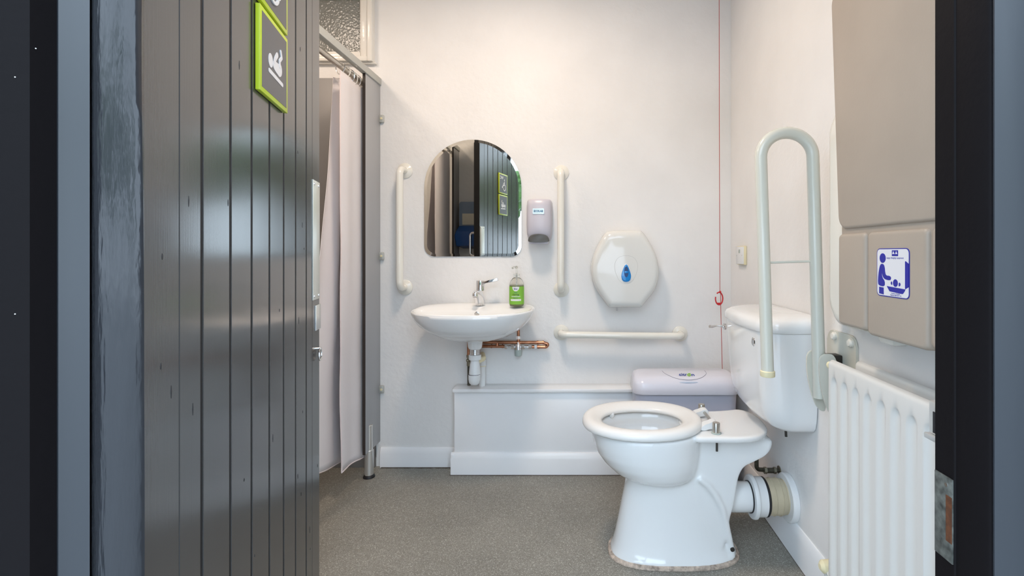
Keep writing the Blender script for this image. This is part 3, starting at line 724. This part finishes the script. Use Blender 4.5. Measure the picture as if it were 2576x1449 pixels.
b = B(); b.prism([(bxx+.0105*math.cos(a), bzz+.006+.0255*math.sin(a)) for a in [2*PI*k/30 for k in range(30)]], 'xz', D-.1244, D-.123); b.build('key_slot', M['navy_btn'], bb)
B().box(bxx-.0085, bxx+.0085, D-.1250, D-.1238, bzz, bzz+.010, .001).build('slot_bar', M['blue_btn'], bb)
zb = tri((1533, 773), Yd)[1]; xa = tri((1534, 0), Yd)[0]; xb = tri((1612, 0), Yd)[0]
b = B(); n = 34; pts = [(xa, zb+.016), (xb, zb+.016)]
tp_ = []
for k in range(n+1):
    x = xb+(xa-xb)*k/n; tp_.append((x, zb+(.004 if k % 2 else .0015)))
b.prism(pts+tp_, 'xz', D-.1025, D-.09); b.build('serrated_edge', M['roll_plastic'], td)
for x in (xa-.002, xb+.002): B().box(x-.0006, x+.0006, D-.1085, D-.10, zb+.002, zb+.035).build('slit', M['grey_cap'], td)
b = B(); b.loft([[V(xa+.030+.006*t+dx, D-.06+.01*t, zb+.02-.045*t) for dx in (0, .010, .0101, .0001)] for t in (0, .5, 1)]); b.build('paper_end', M['tissue'], td, ang=60)

# ------------------------------------------------------------------ emergency cord
pc = thing('emergency_pull_cord', 'thin red emergency pull cord with open red ring hanging near the corner', 'pull cord', (.67, 2.30, 2.5))
Yc_ = 2.30
B().tube([V((1809-1460)*Yc_/1200, Yc_, CEIL-.02), px(1809.5, 300, Yc_), px(1811, 735, Yc_)], .0014, 8).tube([px(1812.5, 735, Yc_), px(1813, 770, Yc_), px(1817, 925, Yc_), px(1818, 985, Yc_)], .0014, 8).build('cord', M['red_cord'], pc)
c0 = px(1809, 751, Yc_)
arc = [c0+V(.0175*math.cos(a), 0, .030*math.sin(a)) for a in [math.radians(128-k*12) for k in range(28)]]
rg_ = B().tube(arc, .0032, 10).sphere(px(1811.5, 734.5, Yc_), .006).prism([(c0.x-.013, c0.z-.020), (c0.x+.010, c0.z-.020), (c0.x+.004, c0.z-.029), (c0.x-.006, c0.z-.029)], 'xz', Yc_-.002, Yc_+.002).build('pull_ring', M['red'], pc)
B().lathe([(.0, -.035), (.012, -.033), (.032, -.02), (.034, 0)], ((1809-1460)*Yc_/1200, Yc_, CEIL), 'z').build('ceiling_rose', M['white_plastic'], pc)

# ------------------------------------------------------------------ reset box on right wall
rb = thing('alarm_reset_box', 'small square white alarm reset switch on the right wall near the corner', 'switch', (XR, 2.2, 1.05))
B().box(.737, XR-.0005, 2.148, 2.246, 1.008, 1.094, .002).build('back_box', M['cream'], rb)
fp_ = B().box(.7315, .7385, 2.151, 2.243, 1.011, 1.091, .002).build('face_plate', M['white_plastic'], rb)
B().box(.7305, .7318, 2.185, 2.205, 1.062, 1.078, .0005).build('reset_button', M['grey_cap'], fp_)
for y in (2.163, 2.231): B().cyl((.7308, y, 1.051), (.732, y, 1.051), .0025, 10).build('screw', M['steel'], fp_)

# ------------------------------------------------------------------ sanitary bin
bn = thing('sanitary_bin', 'lavender sanitary waste bin standing against the ledge behind the toilet', 'bin', (.468, 2.14, 0))
BX0, BX1, BY0, BY1 = .232, .704, 2.075, 2.262
def brect(x0, x1, y0, y1, r, z, dz=None): return [V(p[0], p[1], z+(dz(p) if dz else 0)) for p in rrect((x0+x1)/2, (y0+y1)/2, x1-x0, y1-y0, r, 8)]
B().loft([brect(BX0+.03, BX1-.03, BY0+.04, BY1-.01, .03, .0), brect(BX0+.025, BX1-.025, BY0+.03, BY1-.008, .035, .03), brect(BX0+.008, BX1-.008, BY0+.012, BY1-.004, .045, .445)]).build('bin_body', M['bin_body'], bn)
B().loft([brect(BX0, BX1, BY0, BY1, .05, .444), brect(BX0-.001, BX1+.001, BY0-.001, BY1, .05, .452), brect(BX0+.001, BX1-.001, BY0+.002, BY1-.001, .05, .485), brect(BX0+.006, BX1-.006, BY0+.018, BY1-.004, .05, .505), brect(BX0+.014, BX1-.014, BY0+.05, BY1-.008, .045, .516), brect(BX0+.03, BX1-.03, BY0+.085, BY1-.015, .04, .5195)]).build('lid', M['bin_plastic'], bn, ang=60)
# flap in the lid : curved line with a small lip, built on the sloping face
def lidpt(x, t):  # t 0 front .. 1 top
    prof = [(BY0-.0015, .462), (BY0+.0005, .485), (BY0+.016, .5055), (BY0+.05, .5170), (BY0+.085, .5205), (BY0+.13, .5206)]
    u = t*(len(prof)-1); i = min(int(u), len(prof)-2); f = u-i
    return V(x, prof[i][0]*(1-f)+prof[i+1][0]*f, prof[i][1]*(1-f)+prof[i+1][1]*f)
fx = .474
curve = [lidpt(fx+.098*math.cos(a)*(1.0), .96-.56*abs(math.sin(a))**.8) for a in [PI+PI*k/24 for k in range(25)]]
B().tube(curve, .0009, 6).build('flap_seam', mat('lid_seam_shadow', (.30, .30, .36), .5), bn)
b = B(); b.sphere((fx, BY0+.014, .4965), 1, (.045, .008, .0035), 20); b.build('flap_grip', mat('pale_blue_grip', (.60, .68, .82), .3), bn)
tilt = T(lidpt(fx, .62)+V(0, -.0022, .0015)) @ Matrix.Rotation(math.radians(-62), 4, 'X')
M['blue_print'] = mat('dark_blue_print', (.01, .05, .30), .5)
tx = T(V(fx, BY0+.055, .5192)) @ Matrix.Rotation(math.radians(-72), 4, 'X')
text('lettering', 'citr', .030, M['blue_print'], bn, tx @ T((-.0165, 0, 0)), width=.036, bold=.0003, extrude=.0006)
text('lettering', 'n', .030, M['blue_print'], bn, tx @ T((.0275, 0, -.0015)), width=.0125, bold=.0003, extrude=.0006)
b = B(); b.tube([V(.0105+.0062*math.cos(a), -.0006, -.003+.0075*math.sin(a)) for a in [2*PI*k/20 for k in range(20)]], .0020, 8, closed=True); b.box(.012, .020, -.0012, 0, .006, .009); b.xf(tx); b.build('logo_ring', M['green_btn'], bn)

# ------------------------------------------------------------------ toilet
YT = 1.71
to = thing('toilet', 'white ceramic toilet with raised seat and cistern on the right wall', 'toilet', (.33, YT, 0))
def sec(xf, xb, hw, z, e=2.3, n=56, yc=YT):
    cx_, a = (xf+xb)/2, (xb-xf)/2
    return [V(cx_+a*math.copysign(abs(math.cos(t))**(2/e), math.cos(t)), yc+hw*math.copysign(abs(math.sin(t))**(2/e), math.sin(t)), z) for t in [2*PI*k/n for k in range(n)]]
pan = B()
# foot / pedestal
pan.loft([sec(.108, .552, .112, .0, 2.7), sec(.108, .552, .112, .012, 2.7), sec(.116, .545, .106, .03, 2.6), sec(.124, .535, .100, .06, 2.5), sec(.134, .522, .094, .11, 2.4), sec(.146, .505, .090, .17, 2.4), sec(.158, .48, .090, .23, 2.3), sec(.166, .455, .090, .28, 2.3), sec(.170, .43, .092, .33, 2.2)])
# bowl with its hollow
pan.loft([sec(.20, .38, .085, .272, 2.0), sec(.152, .405, .120, .281, 2.05), sec(.112, .418, .142, .302, 2.1), sec(.080, .423, .155, .333, 2.15), sec(.057, .426, .163, .366, 2.2), sec(.044, .428, .167, .40, 2.2), sec(.038, .430, .169, .435, 2.2), sec(.040, .430, .168, .448, 2.2),
          sec(.060, .405, .150, .450, 2.1), sec(.078, .388, .132, .446, 2.1), sec(.083, .382, .124, .425, 2.1), sec(.078, .386, .128, .405, 2.1), sec(.10, .37, .115, .37, 2.1), sec(.15, .34, .085, .325, 2.0), sec(.20, .30, .04, .305, 2.0)])
# deck
dk = [(.36, -.135), (.44, -.134), (.52, -.138), (.575, -.132), (.615, -.108), (.642, -.072), (.660, -.03), (.668, .06), (.655, .13), (.62, .165), (.58, .15), (.52, .138), (.44, .134), (.36, .135)]
dk = chaikin(dk, 2)
pan.loft([[V(p[0], YT+p[1], z0) if k == 1 else V((p[0]-.5)*k+.5, YT+p[1]*k, z0) for p in dk] for k, z0 in ((.95, .430), (.99, .434), (1, .440), (1, .446), (.985, .4515), (.93, .4525))])
# trap body between bowl and wall: side profiles lofted in y
side = chaikin([(.30, .43), (.66, .43), (.664, .40), (.645, .372), (.60, .350), (.565, .335), (.545, .30), (.537, .25), (.53, .20), (.515, .15), (.50, .08), (.49, .02), (.30, .02)], 2)
def sd_(k, y): return [V((p[0]-.42)*k+.42, y, (p[1]-.25)*k+.25) for p in side]
pan.loft([sd_(.93, YT-.082), sd_(.985, YT-.074), sd_(1, YT-.06), sd_(1, YT+.06), sd_(.985, YT+.074), sd_(.93, YT+.082)])
pan.cyl((.44, YT, .189), (.612, YT, .189), .0515, 32)
# raised moulding line that sweeps from the bowl down the near side
ridge = [(.405, .292), (.435, .270), (.462, .235), (.484, .19), (.500, .13), (.514, .07), (.524, .015)]
for sgn in (-1, 1):
    pan.tube([V(x, YT+sgn*(.083, .084, .085, .084, .080, .073, .070)[i], z) for i, (x, z) in enumerate(ridge)], .0115, 10)
po = pan.build('pan', M['ceramic'], to)
rm = po.modifiers.new('r', 'REMESH'); rm.mode = 'VOXEL'; rm.voxel_size = .0042; rm.use_smooth_shade = True
sm = po.modifiers.new('s', 'SMOOTH'); sm.factor = .55; sm.iterations = 14
B().loft([sec(.099, .562, .121, .0006, 2.7), sec(.100, .561, .120, .006, 2.7), sec(.110, .551, .110, .012, 2.7)], False, False).loft([sec(.099, .562, .121, .0006, 2.7), sec(.112, .548, .107, .0007, 2.7)], False, False).build('sealant_bead', M['dirty_bead'], to)
# seat ring
def seatring(ro, ri, zo, n=72):
    pass
n = 80; rings = []
prof = [(1.0, 0, .452), (1.0, 0, .461), (.985, .01, .472), (.955, .05, .479), (.90, .2, .482), (0, 0, 0)]
def sring(k, z):  # k=0 outer .. 1 inner
    xf = .0075+(.077-.0075)*k; xb = .432+(.362-.432)*k; hw = .181+(.108-.181)*k; return sec(xf, xb, hw, z, 2.12, n)
rings = [sring(.04, .453), sring(0, .458), sring(.0, .465), sring(.04, .473), sring(.13, .479), sring(.28, .482), sring(.5, .4805), sring(.75, .475), sring(.93, .469), sring(1.0, .463), sring(1.0, .457), sring(.92, .453)]
st = B().loft(rings, closed=True).build('seat', M['seat'], to, ang=60)
B().sphere((.118, YT+.085, .452), 1, (.010, .008, .012), 12).build('seat_buffer', M['white_plastic'], st)
# hinges
for yh in (-.062, .062):
    hb = B(); hb.loft([[V(p[0], YT+yh+dy, p[1]) for p in chaikin([(.405, .456), (.425, .474), (.442, .478), (.452, .484), (.468, .484), (.474, .474), (.466, .462), (.440, .459), (.428, .453)], 2)] for dy in (-.016, .016)])
    hb.build('hinge', M['white_plastic'], st)
B().cyl((.457, YT-.096, .474), (.457, YT+.096, .474), .0055, 14).build('hinge_rod', M['steel'], st)
for yh in (-.098, .098):
    pbt = B().lathe([(.0125, .4535), (.0125, .486), (.0115, .489), (.0, .490)], (.459, YT+yh, 0), 'z', 22).build('hinge_post', M['steel'], st)
    B().lathe([(.0165, .4525), (.0165, .456), (.014, .457)], (.459, YT+yh, 0), 'z', 22).build('washer', M['grey_cap'], pbt)
    B().cyl((.459, YT+yh*1.08, .395), (.459, YT+yh*1.08, .432), .0038, 10).build('bolt', M['dark_bolt'], pbt)
B().lathe([(.0075, .006), (.0075, -.0005), (.005, -.0015), (.0, -.0018)], (.519, YT-.0835, .050), 'y', 16).build('floor_screw', M['dark_bolt'], to)
# cistern
def csec(xf, hw, z, r=.085, yc=1.714):
    out = []; x1 = XR-.003
    for k in range(15):                                  # near front corner
        a = PI*1.5-PI/2*k/14; out.append(V(xf+r+r*math.cos(a), yc-hw+r*.8+r*.8*math.sin(a), z))
    m = 10
    for k in range(1, m): out.append(V(xf-.012*math.sin(PI*k/m), yc-hw+r*.8+(2*hw-1.6*r)*k/m, z))
    for k in range(15):
        a = PI-PI/2*k/14; out.append(V(xf+r+r*math.cos(a), yc+hw-r*.8+r*.8*math.sin(a), z))
    out += [V(x1, yc+hw, z), V(x1, yc-hw, z)]
    return out
ct = B().loft([csec(.655, .165, .484, .05), csec(.640, .185, .487, .06), csec(.622, .198, .50, .07), csec(.603, .206, .525, .08), csec(.592, .210, .56), csec(.585, .213, .62), csec(.578, .216, .72), csec(.575, .218, .806)]).build('cistern', M['ceramic'], to, ang=40)
B().loft([csec(.571, .221, .807), csec(.568, .224, .812), csec(.568, .224, .830), csec(.574, .221, .842), csec(.590, .210, .851), csec(.630, .185, .859, .06), csec(.67, .15, .862, .04)]).build('cistern_lid', M['ceramic'], ct, ang=50)
lv = B().lathe([(.014, 0), (.0165, -.003), (.0165, -.008), (.010, -.012)], (.640, 1.935, .765), frame=(V(0,1,0), V(0,0,1), V(1,0,0))).build('lever_rose', M['chrome'], ct) if False else None
LP = px(1823, 821, 1.915)
lv = B().lathe([(.0, .0), (.011, .001), (.0135, .003), (.0135, .009), (.011, .011)], (LP.x-.006, 1.915, LP.z), 'x', 20).tube([V(LP.x-.004, 1.915, LP.z), V(LP.x-.030, 1.92, LP.z+.003), V(LP.x-.050, 1.915, LP.z-.001), V(LP.x-.062, 1.91, LP.z+.001)], [.0055, .0042, .0055, .0062], 12).build('flush_lever', M['chrome'], ct)
bl_ = px(1903, 860, 1.72); B().lathe([(.0, -.002), (.0135, -.002), (.0155, 0), (.0155, .02)], (.5745, 1.585, .768), 'x', 24).build('blanking_plug', M['chrome'], ct)
for yy in (1.60,): B().cyl((.690, yy, .446), (.688, yy, .486), .0042, 10).build('cistern_bolt', M['dark_bolt'], ct)

# pan connector
pcn = thing('pan_connector', 'ribbed cream soil pipe connector joining the toilet outlet to the wall', 'waste pipe', (.69, YT, .189))
B().lathe([(.056, .0), (.071, .001), (.074, .006), (.074, .013), (.069, .017), (.0665, .022), (.0665, .046), (.064, .048)], (.606, YT, .189), 'x', 40).build('white_collar', M['white_plastic'], pcn)
B().lathe([(.0665, .0), (.0665, .006), (.063, .009)], (.6535, YT, .189), 'x', 36).build('rubber_seal', M['black_rubber'], pcn)
B().lathe([(.0535, -.004), (.0535, .0)], (.606, YT, .189), 'x', 36).build('inner_seal', M['black_rubber'], pcn)
prof = [(.061, .0)]
for h in (.022, .045): prof += [(.061, h-.002), (.0635, h), (.061, h+.002)]
prof += [(.060, .058), (.057, .064), (.060, .070), (.060, .088)]
B().lathe(prof, (.661, YT, .189), 'x', 40).build('ribbed_sleeve', M['pipe_cream'], pcn)
B().lathe([(.064, .0), (.078, .0), (.082, .005), (.082, .021)], (.728, YT-.005, .189), 'x', 40).build('wall_flange', M['white_plastic'], pcn)

# cistern supply pipe
ws = thing('supply_pipe', 'tarnished water supply pipe with compression fittings behind the toilet outlet', 'pipe', (.66, 1.79, .24))
B().tube(fillet([(.663, 1.796, .433), (.663, 1.796, .247), (XR-.001, 1.796, .243)], .014, 8), .0078, 14).build('pipe', M['old_pipe'], ws)
for (a_, b_) in ((.690, .700), (.726, .735)): B().cyl((a_, 1.794, .2445), (b_, 1.794, .244), .0125, 6).build('fitting', M['brass'], ws)
B().lathe([(.017, 0), (.017, .003)], (XR-.0035, 1.796, .243), 'x', 20).build('wall_collar', M['brass'], ws)
B().cyl((.700, 1.794, .244), (.728, 1.794, .244), .0098, 14).build('coupling', M['old_pipe'], ws)

# ------------------------------------------------------------------ fold-up support rail
fr = thing('fold_up_support_rail', 'tall raised U-shaped folding support rail beside the toilet cistern', 'support rail', (.70, 1.36, .60))
YR = 1.36
def pr(x, y, Y=YR): return V((x-1460)*Y/1200, Y, EYE-(y-637)*Y/1200)
A0, A1, B1, B0 = pr(1931, 936), pr(1914, 395), pr(2045, 395), pr(2062, 1000)
cxm = (A1+B1)/2; rad = (B1.x-A1.x)/2
arcp = [V(cxm.x-rad*math.cos(PI*k/20), YR, A1.z+rad*.93*math.sin(PI*k/20)) for k in range(21)]
B().tube([A0, A0.lerp(A1, .5)]+arcp+[B1.lerp(B0, .5), B0], .0172, 24).build('tube', M['rail_grey'], fr)
B().tube([pr(1927, 661), pr(2050, 657)], .0035, 10).build('cross_bar', M['rail_grey'], fr)
B().lathe([(.0195, -.012), (.0205, -.010), (.0205, .003), (.0185, .005)], A0, 'z', 24).build('end_cap', M['cream'], fr)
cheek = chaikin([(2040, 900), (2046, 888), (2060, 884), (2080, 888), (2090, 930), (2092, 1040), (2078, 1044), (2062, 1026), (2050, 990), (2041, 945)], 2)
for i, yy in enumerate((YR-.028, YR+.028)):
    Bq = [((p[0]-1460)*YR/1200+ (.008 if i == 0 else 0), EYE-(p[1]-637)*YR/1200) for p in cheek]
    B().prism(Bq, 'xz', yy-.003, yy+.003, .0015).build('hinge_cheek', M['rail_grey'], fr)
wp = B().prism(rrect(YR, .735, .15, .20, .03), 'yz', XR-.008, XR-.0005, .002).build('wall_plate', M['rail_grey'], fr)
B().box(XR-.05, XR-.008, YR-.012, YR+.024, .69, .772, .004).build('pivot_block', M['dark_bolt'], fr)
for (yy, zz) in ((YR-.055, .815), (YR+.03, .82), (YR-.055, .66)): B().lathe([(.0115, .0), (.0115, -.006), (.008, -.010), (.0, -.011)], (XR-.008, yy, zz), 'x', 16).build('bolt_cap', M['rail'], wp)

# ------------------------------------------------------------------ baby changing table
bc = thing('baby_changing_table', 'beige folded wall-mounted baby changing table above the radiator', 'changing table', (XR, .9, .88))
def yzr(y0, y1, z0, z1, r): return rrect((y0+y1)/2, (z0+z1)/2, y1-y0, z1-z0, r, 8)
b = B(); rr_ = [(.745, 0), (.705, 0), (.690, .004), (.680, .016), (.676, .03)]
b.loft([[V(x, p[0], p[1]) for p in yzr(.56+i_, 1.318-i_, .868+i_, 1.452-i_, .06)] for x, i_ in rr_ for _ in (0,)]); b.build('back_shell', M['rail'], bc, ang=50)
# wall spacers under the shell
for y in (1.10, .80): B().box(.70, XR-.0005, y-.03, y+.03, .850, .90, .012).build('wall_fixing', M['rail'], bc)
X0 = .630
b = B(); yl = 1.168; 
def panel(z0, z1, y0, y1, r, dep=.018):
    q = B(); q.loft([[V(x, p[0], p[1]) for p in yzr(y0+i_, y1-i_, z0+i_, z1-i_, r)] for x, i_ in ((.675, 0), (X0+dep, 0), (X0+.006, .0008), (X0+.0015, .0035), (X0, .008))]); return q
q = B(); 
outl = []

tpn = panel(1.118, 1.712, .56, yl, .030)
for v_ in tpn.bm.verts:                       # the tray is a little wider at its head end
    if v_.co.y > .9: v_.co.y += .036*(v_.co.z-1.118)/.594
tpn.build('tray_panel', M['beige'], bc, ang=50)
panel(.888, 1.108, 1.056, yl, .010).build('tray_end', M['beige'], bc, ang=50)
panel(.882, 1.108, .866, 1.050, .010).build('tray_end', M['beige'], bc, ang=50)
panel(.888, 1.108, .56, .860, .010).build('tray_end', M['beige'], bc, ang=50)
B().box(X0+.007, .674, .565, yl-.003, .893, 1.66, .004).build('tray_core', M['beige'], bc)
bk = B().box(.652, .668, yl-.002, yl+.020, 1.150, 1.172, .003).box(.656, .664, yl, yl+.012, 1.170, 1.195, .002).box(.650, .668, yl, yl+.024, 1.138, 1.152, .003).build('strap_buckle', M['black_rubber'], bc)
# sticker
SM = T((X0-.0004, .962, 1.0215)) @ SIDE_R
sk = B().prism(rrect(0, 0, .1, .099, .010), 'xz', -.0006, .0004).xf(SM).build('sticker', M['blue_logo'], bc)
B().prism(rrect(0, 0, .0965, .0955, .0085), 'xz', -.0008, -.0004).xf(SM).build('sticker_face', M['white_print'], sk)
b = B(); y0_, y1_ = -.0012, -.0007
def G(pts, it=1): return [((p[0]-497)/840*.1, (720-p[1])/1230*.099) for p in pts]
b.prism([((245-497)/8400+.0098*math.cos(a), (720-355)/12424+.0100*math.sin(a)) for a in [2*PI*k/28 for k in range(28)]], 'xz', y0_, y1_)
b.prism(chaikin(G([(160, 580), (195, 505), (265, 505), (300, 580), (315, 740), (345, 800), (440, 800), (475, 850), (450, 915), (320, 905), (255, 850), (215, 700), (235, 860), (305, 945), (300, 1085), (150, 1075), (112, 1010), (125, 780)]), 1), 'xz', y0_, y1_)
b.prism(G([(148, 1103), (272, 1115), (274, 1290), (148, 1275)]), 'xz', y0_, y1_)
b.prism([((582-497)/8400+.0072*math.cos(a), (720-970)/12424+.0076*math.sin(a)) for a in [2*PI*k/24 for k in range(24)]], 'xz', y0_, y1_)
b.prism(chaikin(G([(495, 925), (460, 965), (470, 1015), (503, 1030)]), 1), 'xz', y0_, y1_); b.prism(chaikin(G([(668, 940), (710, 965), (705, 1030), (662, 1048)]), 1), 'xz', y0_, y1_)
b.prism(G([(358, 1065), (830, 1100), (810, 1150), (770, 1215), (740, 1222), (430, 1190)]), 'xz', y0_, y1_)
b.prism(G([(820, 430), (835, 420), (905, 480), (905, 1040), (835, 1090), (820, 1090)]), 'xz', y0_, y1_)
b.xf(SM); b.build('changing_symbol', M['blue_logo'], sk)
b = B(); b.prism(G([(492, 155), (648, 155), (648, 300), (492, 300)]), 'xz', y0_, y1_); b.xf(SM); lg_ = b.build('maker_logo', M['blue_logo'], sk)
b = B(); b.prism(G([(505, 250), (530, 175), (565, 250)]), 'xz', -.0015, -.0011); b.prism(G([(580, 250), (605, 175), (635, 250)]), 'xz', -.0015, -.0011); b.xf(SM); b.build('logo_peaks', M['white_print'], lg_)
text('lettering', 'nappy changing equipment', .0052, M['blue_logo'], sk, SM @ T((.0083, -.0008, .0300)), width=.052, extrude=.0002)
text('lettering', 'Furniture Products', .0035, M['blue_logo'], sk, SM @ T((.0105, -.0008, -.0415)), width=.026, extrude=.0002)
text('lettering', 'Telephone 0870 382 7144', .0035, M['blue_logo'], sk, SM @ T((.0105, -.0008, -.0450)), width=.034, extrude=.0002)

# ------------------------------------------------------------------ radiator
rd = thing('radiator', 'white double-panel radiator on the right wall beneath the changing table', 'radiator', (XR, .9, .14))
def rad_panel(xf, ysrt, yend, flute=True):
    b = B(); z0, z1 = .16, .782; pitch = .0474; ny = int((ysrt-yend)/.0034); zs = [z0, z0+.006, z0+.03, z0+.045, z0+.055, z0+.065, z0+.08, .4, .6, z1-.062, z1-.052, z1-.045, z1-.040, z1-.036, z1-.010, z1-.004, z1]
    G_ = []
    for iz, z in enumerate(zs):
        row = []
        for k in range(ny+1):
            y = ysrt-(ysrt-yend)*k/ny
            ph = ((ysrt-y-.034)/pitch) % 1.0; ph = ph if ph < .5 else ph-1        # 0 at flute centre
            inside = 1 if (ysrt-y) > .018 else 0
            f = max(0, 1-(abs(ph)/.30)**2)**.6 if abs(ph) < .30 else 0
            # arched tops of the flutes
            top = z1-.036-.016*(abs(ph)/.30)**2; bot = z0+.05+.016*(abs(ph)/.30)**2
            g = max(0, min(1, (top-z)/.010))*max(0, min(1, (z-bot)/.010))
            x = xf+.0085*f*g*inside*(1 if flute else 0)
            ed = min(ysrt-y, .012)/.012; x += .005*(1-ed)**2
            if iz in (0, len(zs)-1): x += .007
            elif iz in (1, len(zs)-2): x += .002
            row.append(b.bm.verts.new(V(x, y, z)))
        G_.append(row)
    for i in range(len(zs)-1):
        for k in range(ny): b.bm.faces.new((G_[i][k], G_[i][k+1], G_[i+1][k+1], G_[i+1][k]))
    # thickness: back face
    bk_ = []
    for row in (G_[0], G_[-1]): bk_.append([b.bm.verts.new(V(xf+.017, v.co.y, v.co.z)) for v in row])
    for k in range(ny):
        b.bm.faces.new((G_[0][k+1], G_[0][k], bk_[0][k], bk_[0][k+1])); b.bm.faces.new((G_[-1][k], G_[-1][k+1], bk_[1][k+1], bk_[1][k])); b.bm.faces.new((bk_[0][k], bk_[0][k+1], bk_[1][k+1], bk_[1][k]))
    for kk in (0, ny):
        b.bm.faces.new([bk_[0][kk]]+[G_[i][kk] for i in range(len(zs))]+[bk_[1][kk]])
    return b
rad_panel(.645, 1.248, .53).build('front_panel', M['radiator'], rd, ang=50)
rad_panel(.706, 1.232, .53, False).build('rear_panel', M['radiator'], rd, ang=50)
B().box(.662, .706, .54, 1.22, .17, .74).build('convector_fins', M['alu_rail'], rd)
B().cyl((.661, 1.24, .20), (.708, 1.24, .20), .012, 14).build('connecting_pipe', M['radiator'], rd)
B().cyl((.661, 1.22, .70), (.708, 1.22, .70), .012, 14).build('connecting_pipe', M['radiator'], rd)
B().lathe([(.010, 0), (.0105, .004), (.009, .010), (.0, .012)], (.655, 1.244, .768), 'y', 16).build('bleed_cap', M['cream'], rd)
for yy in (1.15, .62): B().box(.723, XR-.0005, yy-.02, yy+.02, .25, .70, .002).build('wall_bracket', M['radiator'], rd)
v = B().lathe([(.008, -.005), (.014, .0), (.0165, .003), (.0175, .024), (.0175, .028), (.015, .031)], (.652, 1.29, .214), 'x', 22).build('valve_cap', M['cream'], rd)
B().cyl((.668, 1.29, 0), (.668, 1.29, .214), .0078, 12).cyl((.668, 1.25, .20), (.668, 1.29, .207), .010, 12).build('valve_pipe', M['radiator'], rd)

# ------------------------------------------------------------------ blue towel dispenser on the front wall (seen in the mirror)
tw = thing('paper_towel_dispenser', 'blue paper towel dispenser on the front wall, seen only in the mirror', 'dispenser', (-.85, .83, 1.1))
B().prism(rrect(-.865, 1.375, .22, .20, .015), 'xz', .8205, .90, .006).build('towel_cover', M['towel_clear'], tw)
B().loft([[V(p[0], p[1], z) for p in rrect(-.865, .8205+d/2, w_, d, .012)] for z, w_, d in ((1.10, .17, .06), (1.12, .25, .13), (1.20, .27, .145), (1.235, .25, .14), (1.28, .22, .09))]).build('towel_base', M['towel_blue'], tw)
B().box(-.95, -.78, .9005, .905, 1.29, 1.38, .002).build('paper_towels', M['paper'], tw)

# ------------------------------------------------------------------ ceiling lights
for (p, pw, lb_) in LAMPS:
    cl_ = thing('ceiling_light', lb_+', out of frame', 'ceiling light', (p[0], p[1], CEIL))
    B().lathe([(.17, 0), (.17, -.03), (.155, -.05), (.15, -.05)], (p[0], p[1], CEIL), 'z', 40).build('lamp_housing', M['lamp_body'], cl_)
    B().lathe([(.15, -.05), (.14, -.066), (.10, -.082), (.0, -.09)], (p[0], p[1], CEIL), 'z', 40).build('diffuser', M['diffuser'], cl_)
    for o in C.objects:
        pass
for o in C.objects:
    if o.type == 'LIGHT': o.location.z = CEIL-.10

# ------------------------------------------------------------------ trees outside, seen in reflections
TREES = [(-13, -10, 4.6), (-7.8, -12.5, 5.4), (-2.6, -10.5, 4.4), (2.8, -12, 5.2), (8.2, -10.8, 4.8), (13.2, -9, 5)]
lbs = ['leafy green tree outside, farthest left behind the viewer', 'tall green tree outside, second from the left behind the viewer', 'lower green tree outside, straight behind the viewer', 'tall green tree outside, right behind the viewer', 'green tree outside, second from the right behind the viewer', 'green tree outside, farthest right behind the viewer']
for (x, y, h), lb_ in zip(TREES, lbs):
    t = thing('tree', lb_, 'tree', (x, y, 0), group='trees outside the doorway')
    b = B(); q = bmesh.ops.create_icosphere(b.bm, subdivisions=4, radius=1)
    for v in b.bm.verts:
        k = 1+.28*noise.noise(v.co*2+V(x, y, 0))+.12*noise.noise(v.co*7+V(x, 0, 0)); v.co = V(x+v.co.x*2.45*k, y+v.co.y*1.8*k, h*.70+v.co.z*h*.30*k)
    b.build('crown', M['foliage'], t, ang=20)
    B().cyl((x, y, 0), (x, y, h*.5), .16, 10).build('trunk', M['bark'], t)
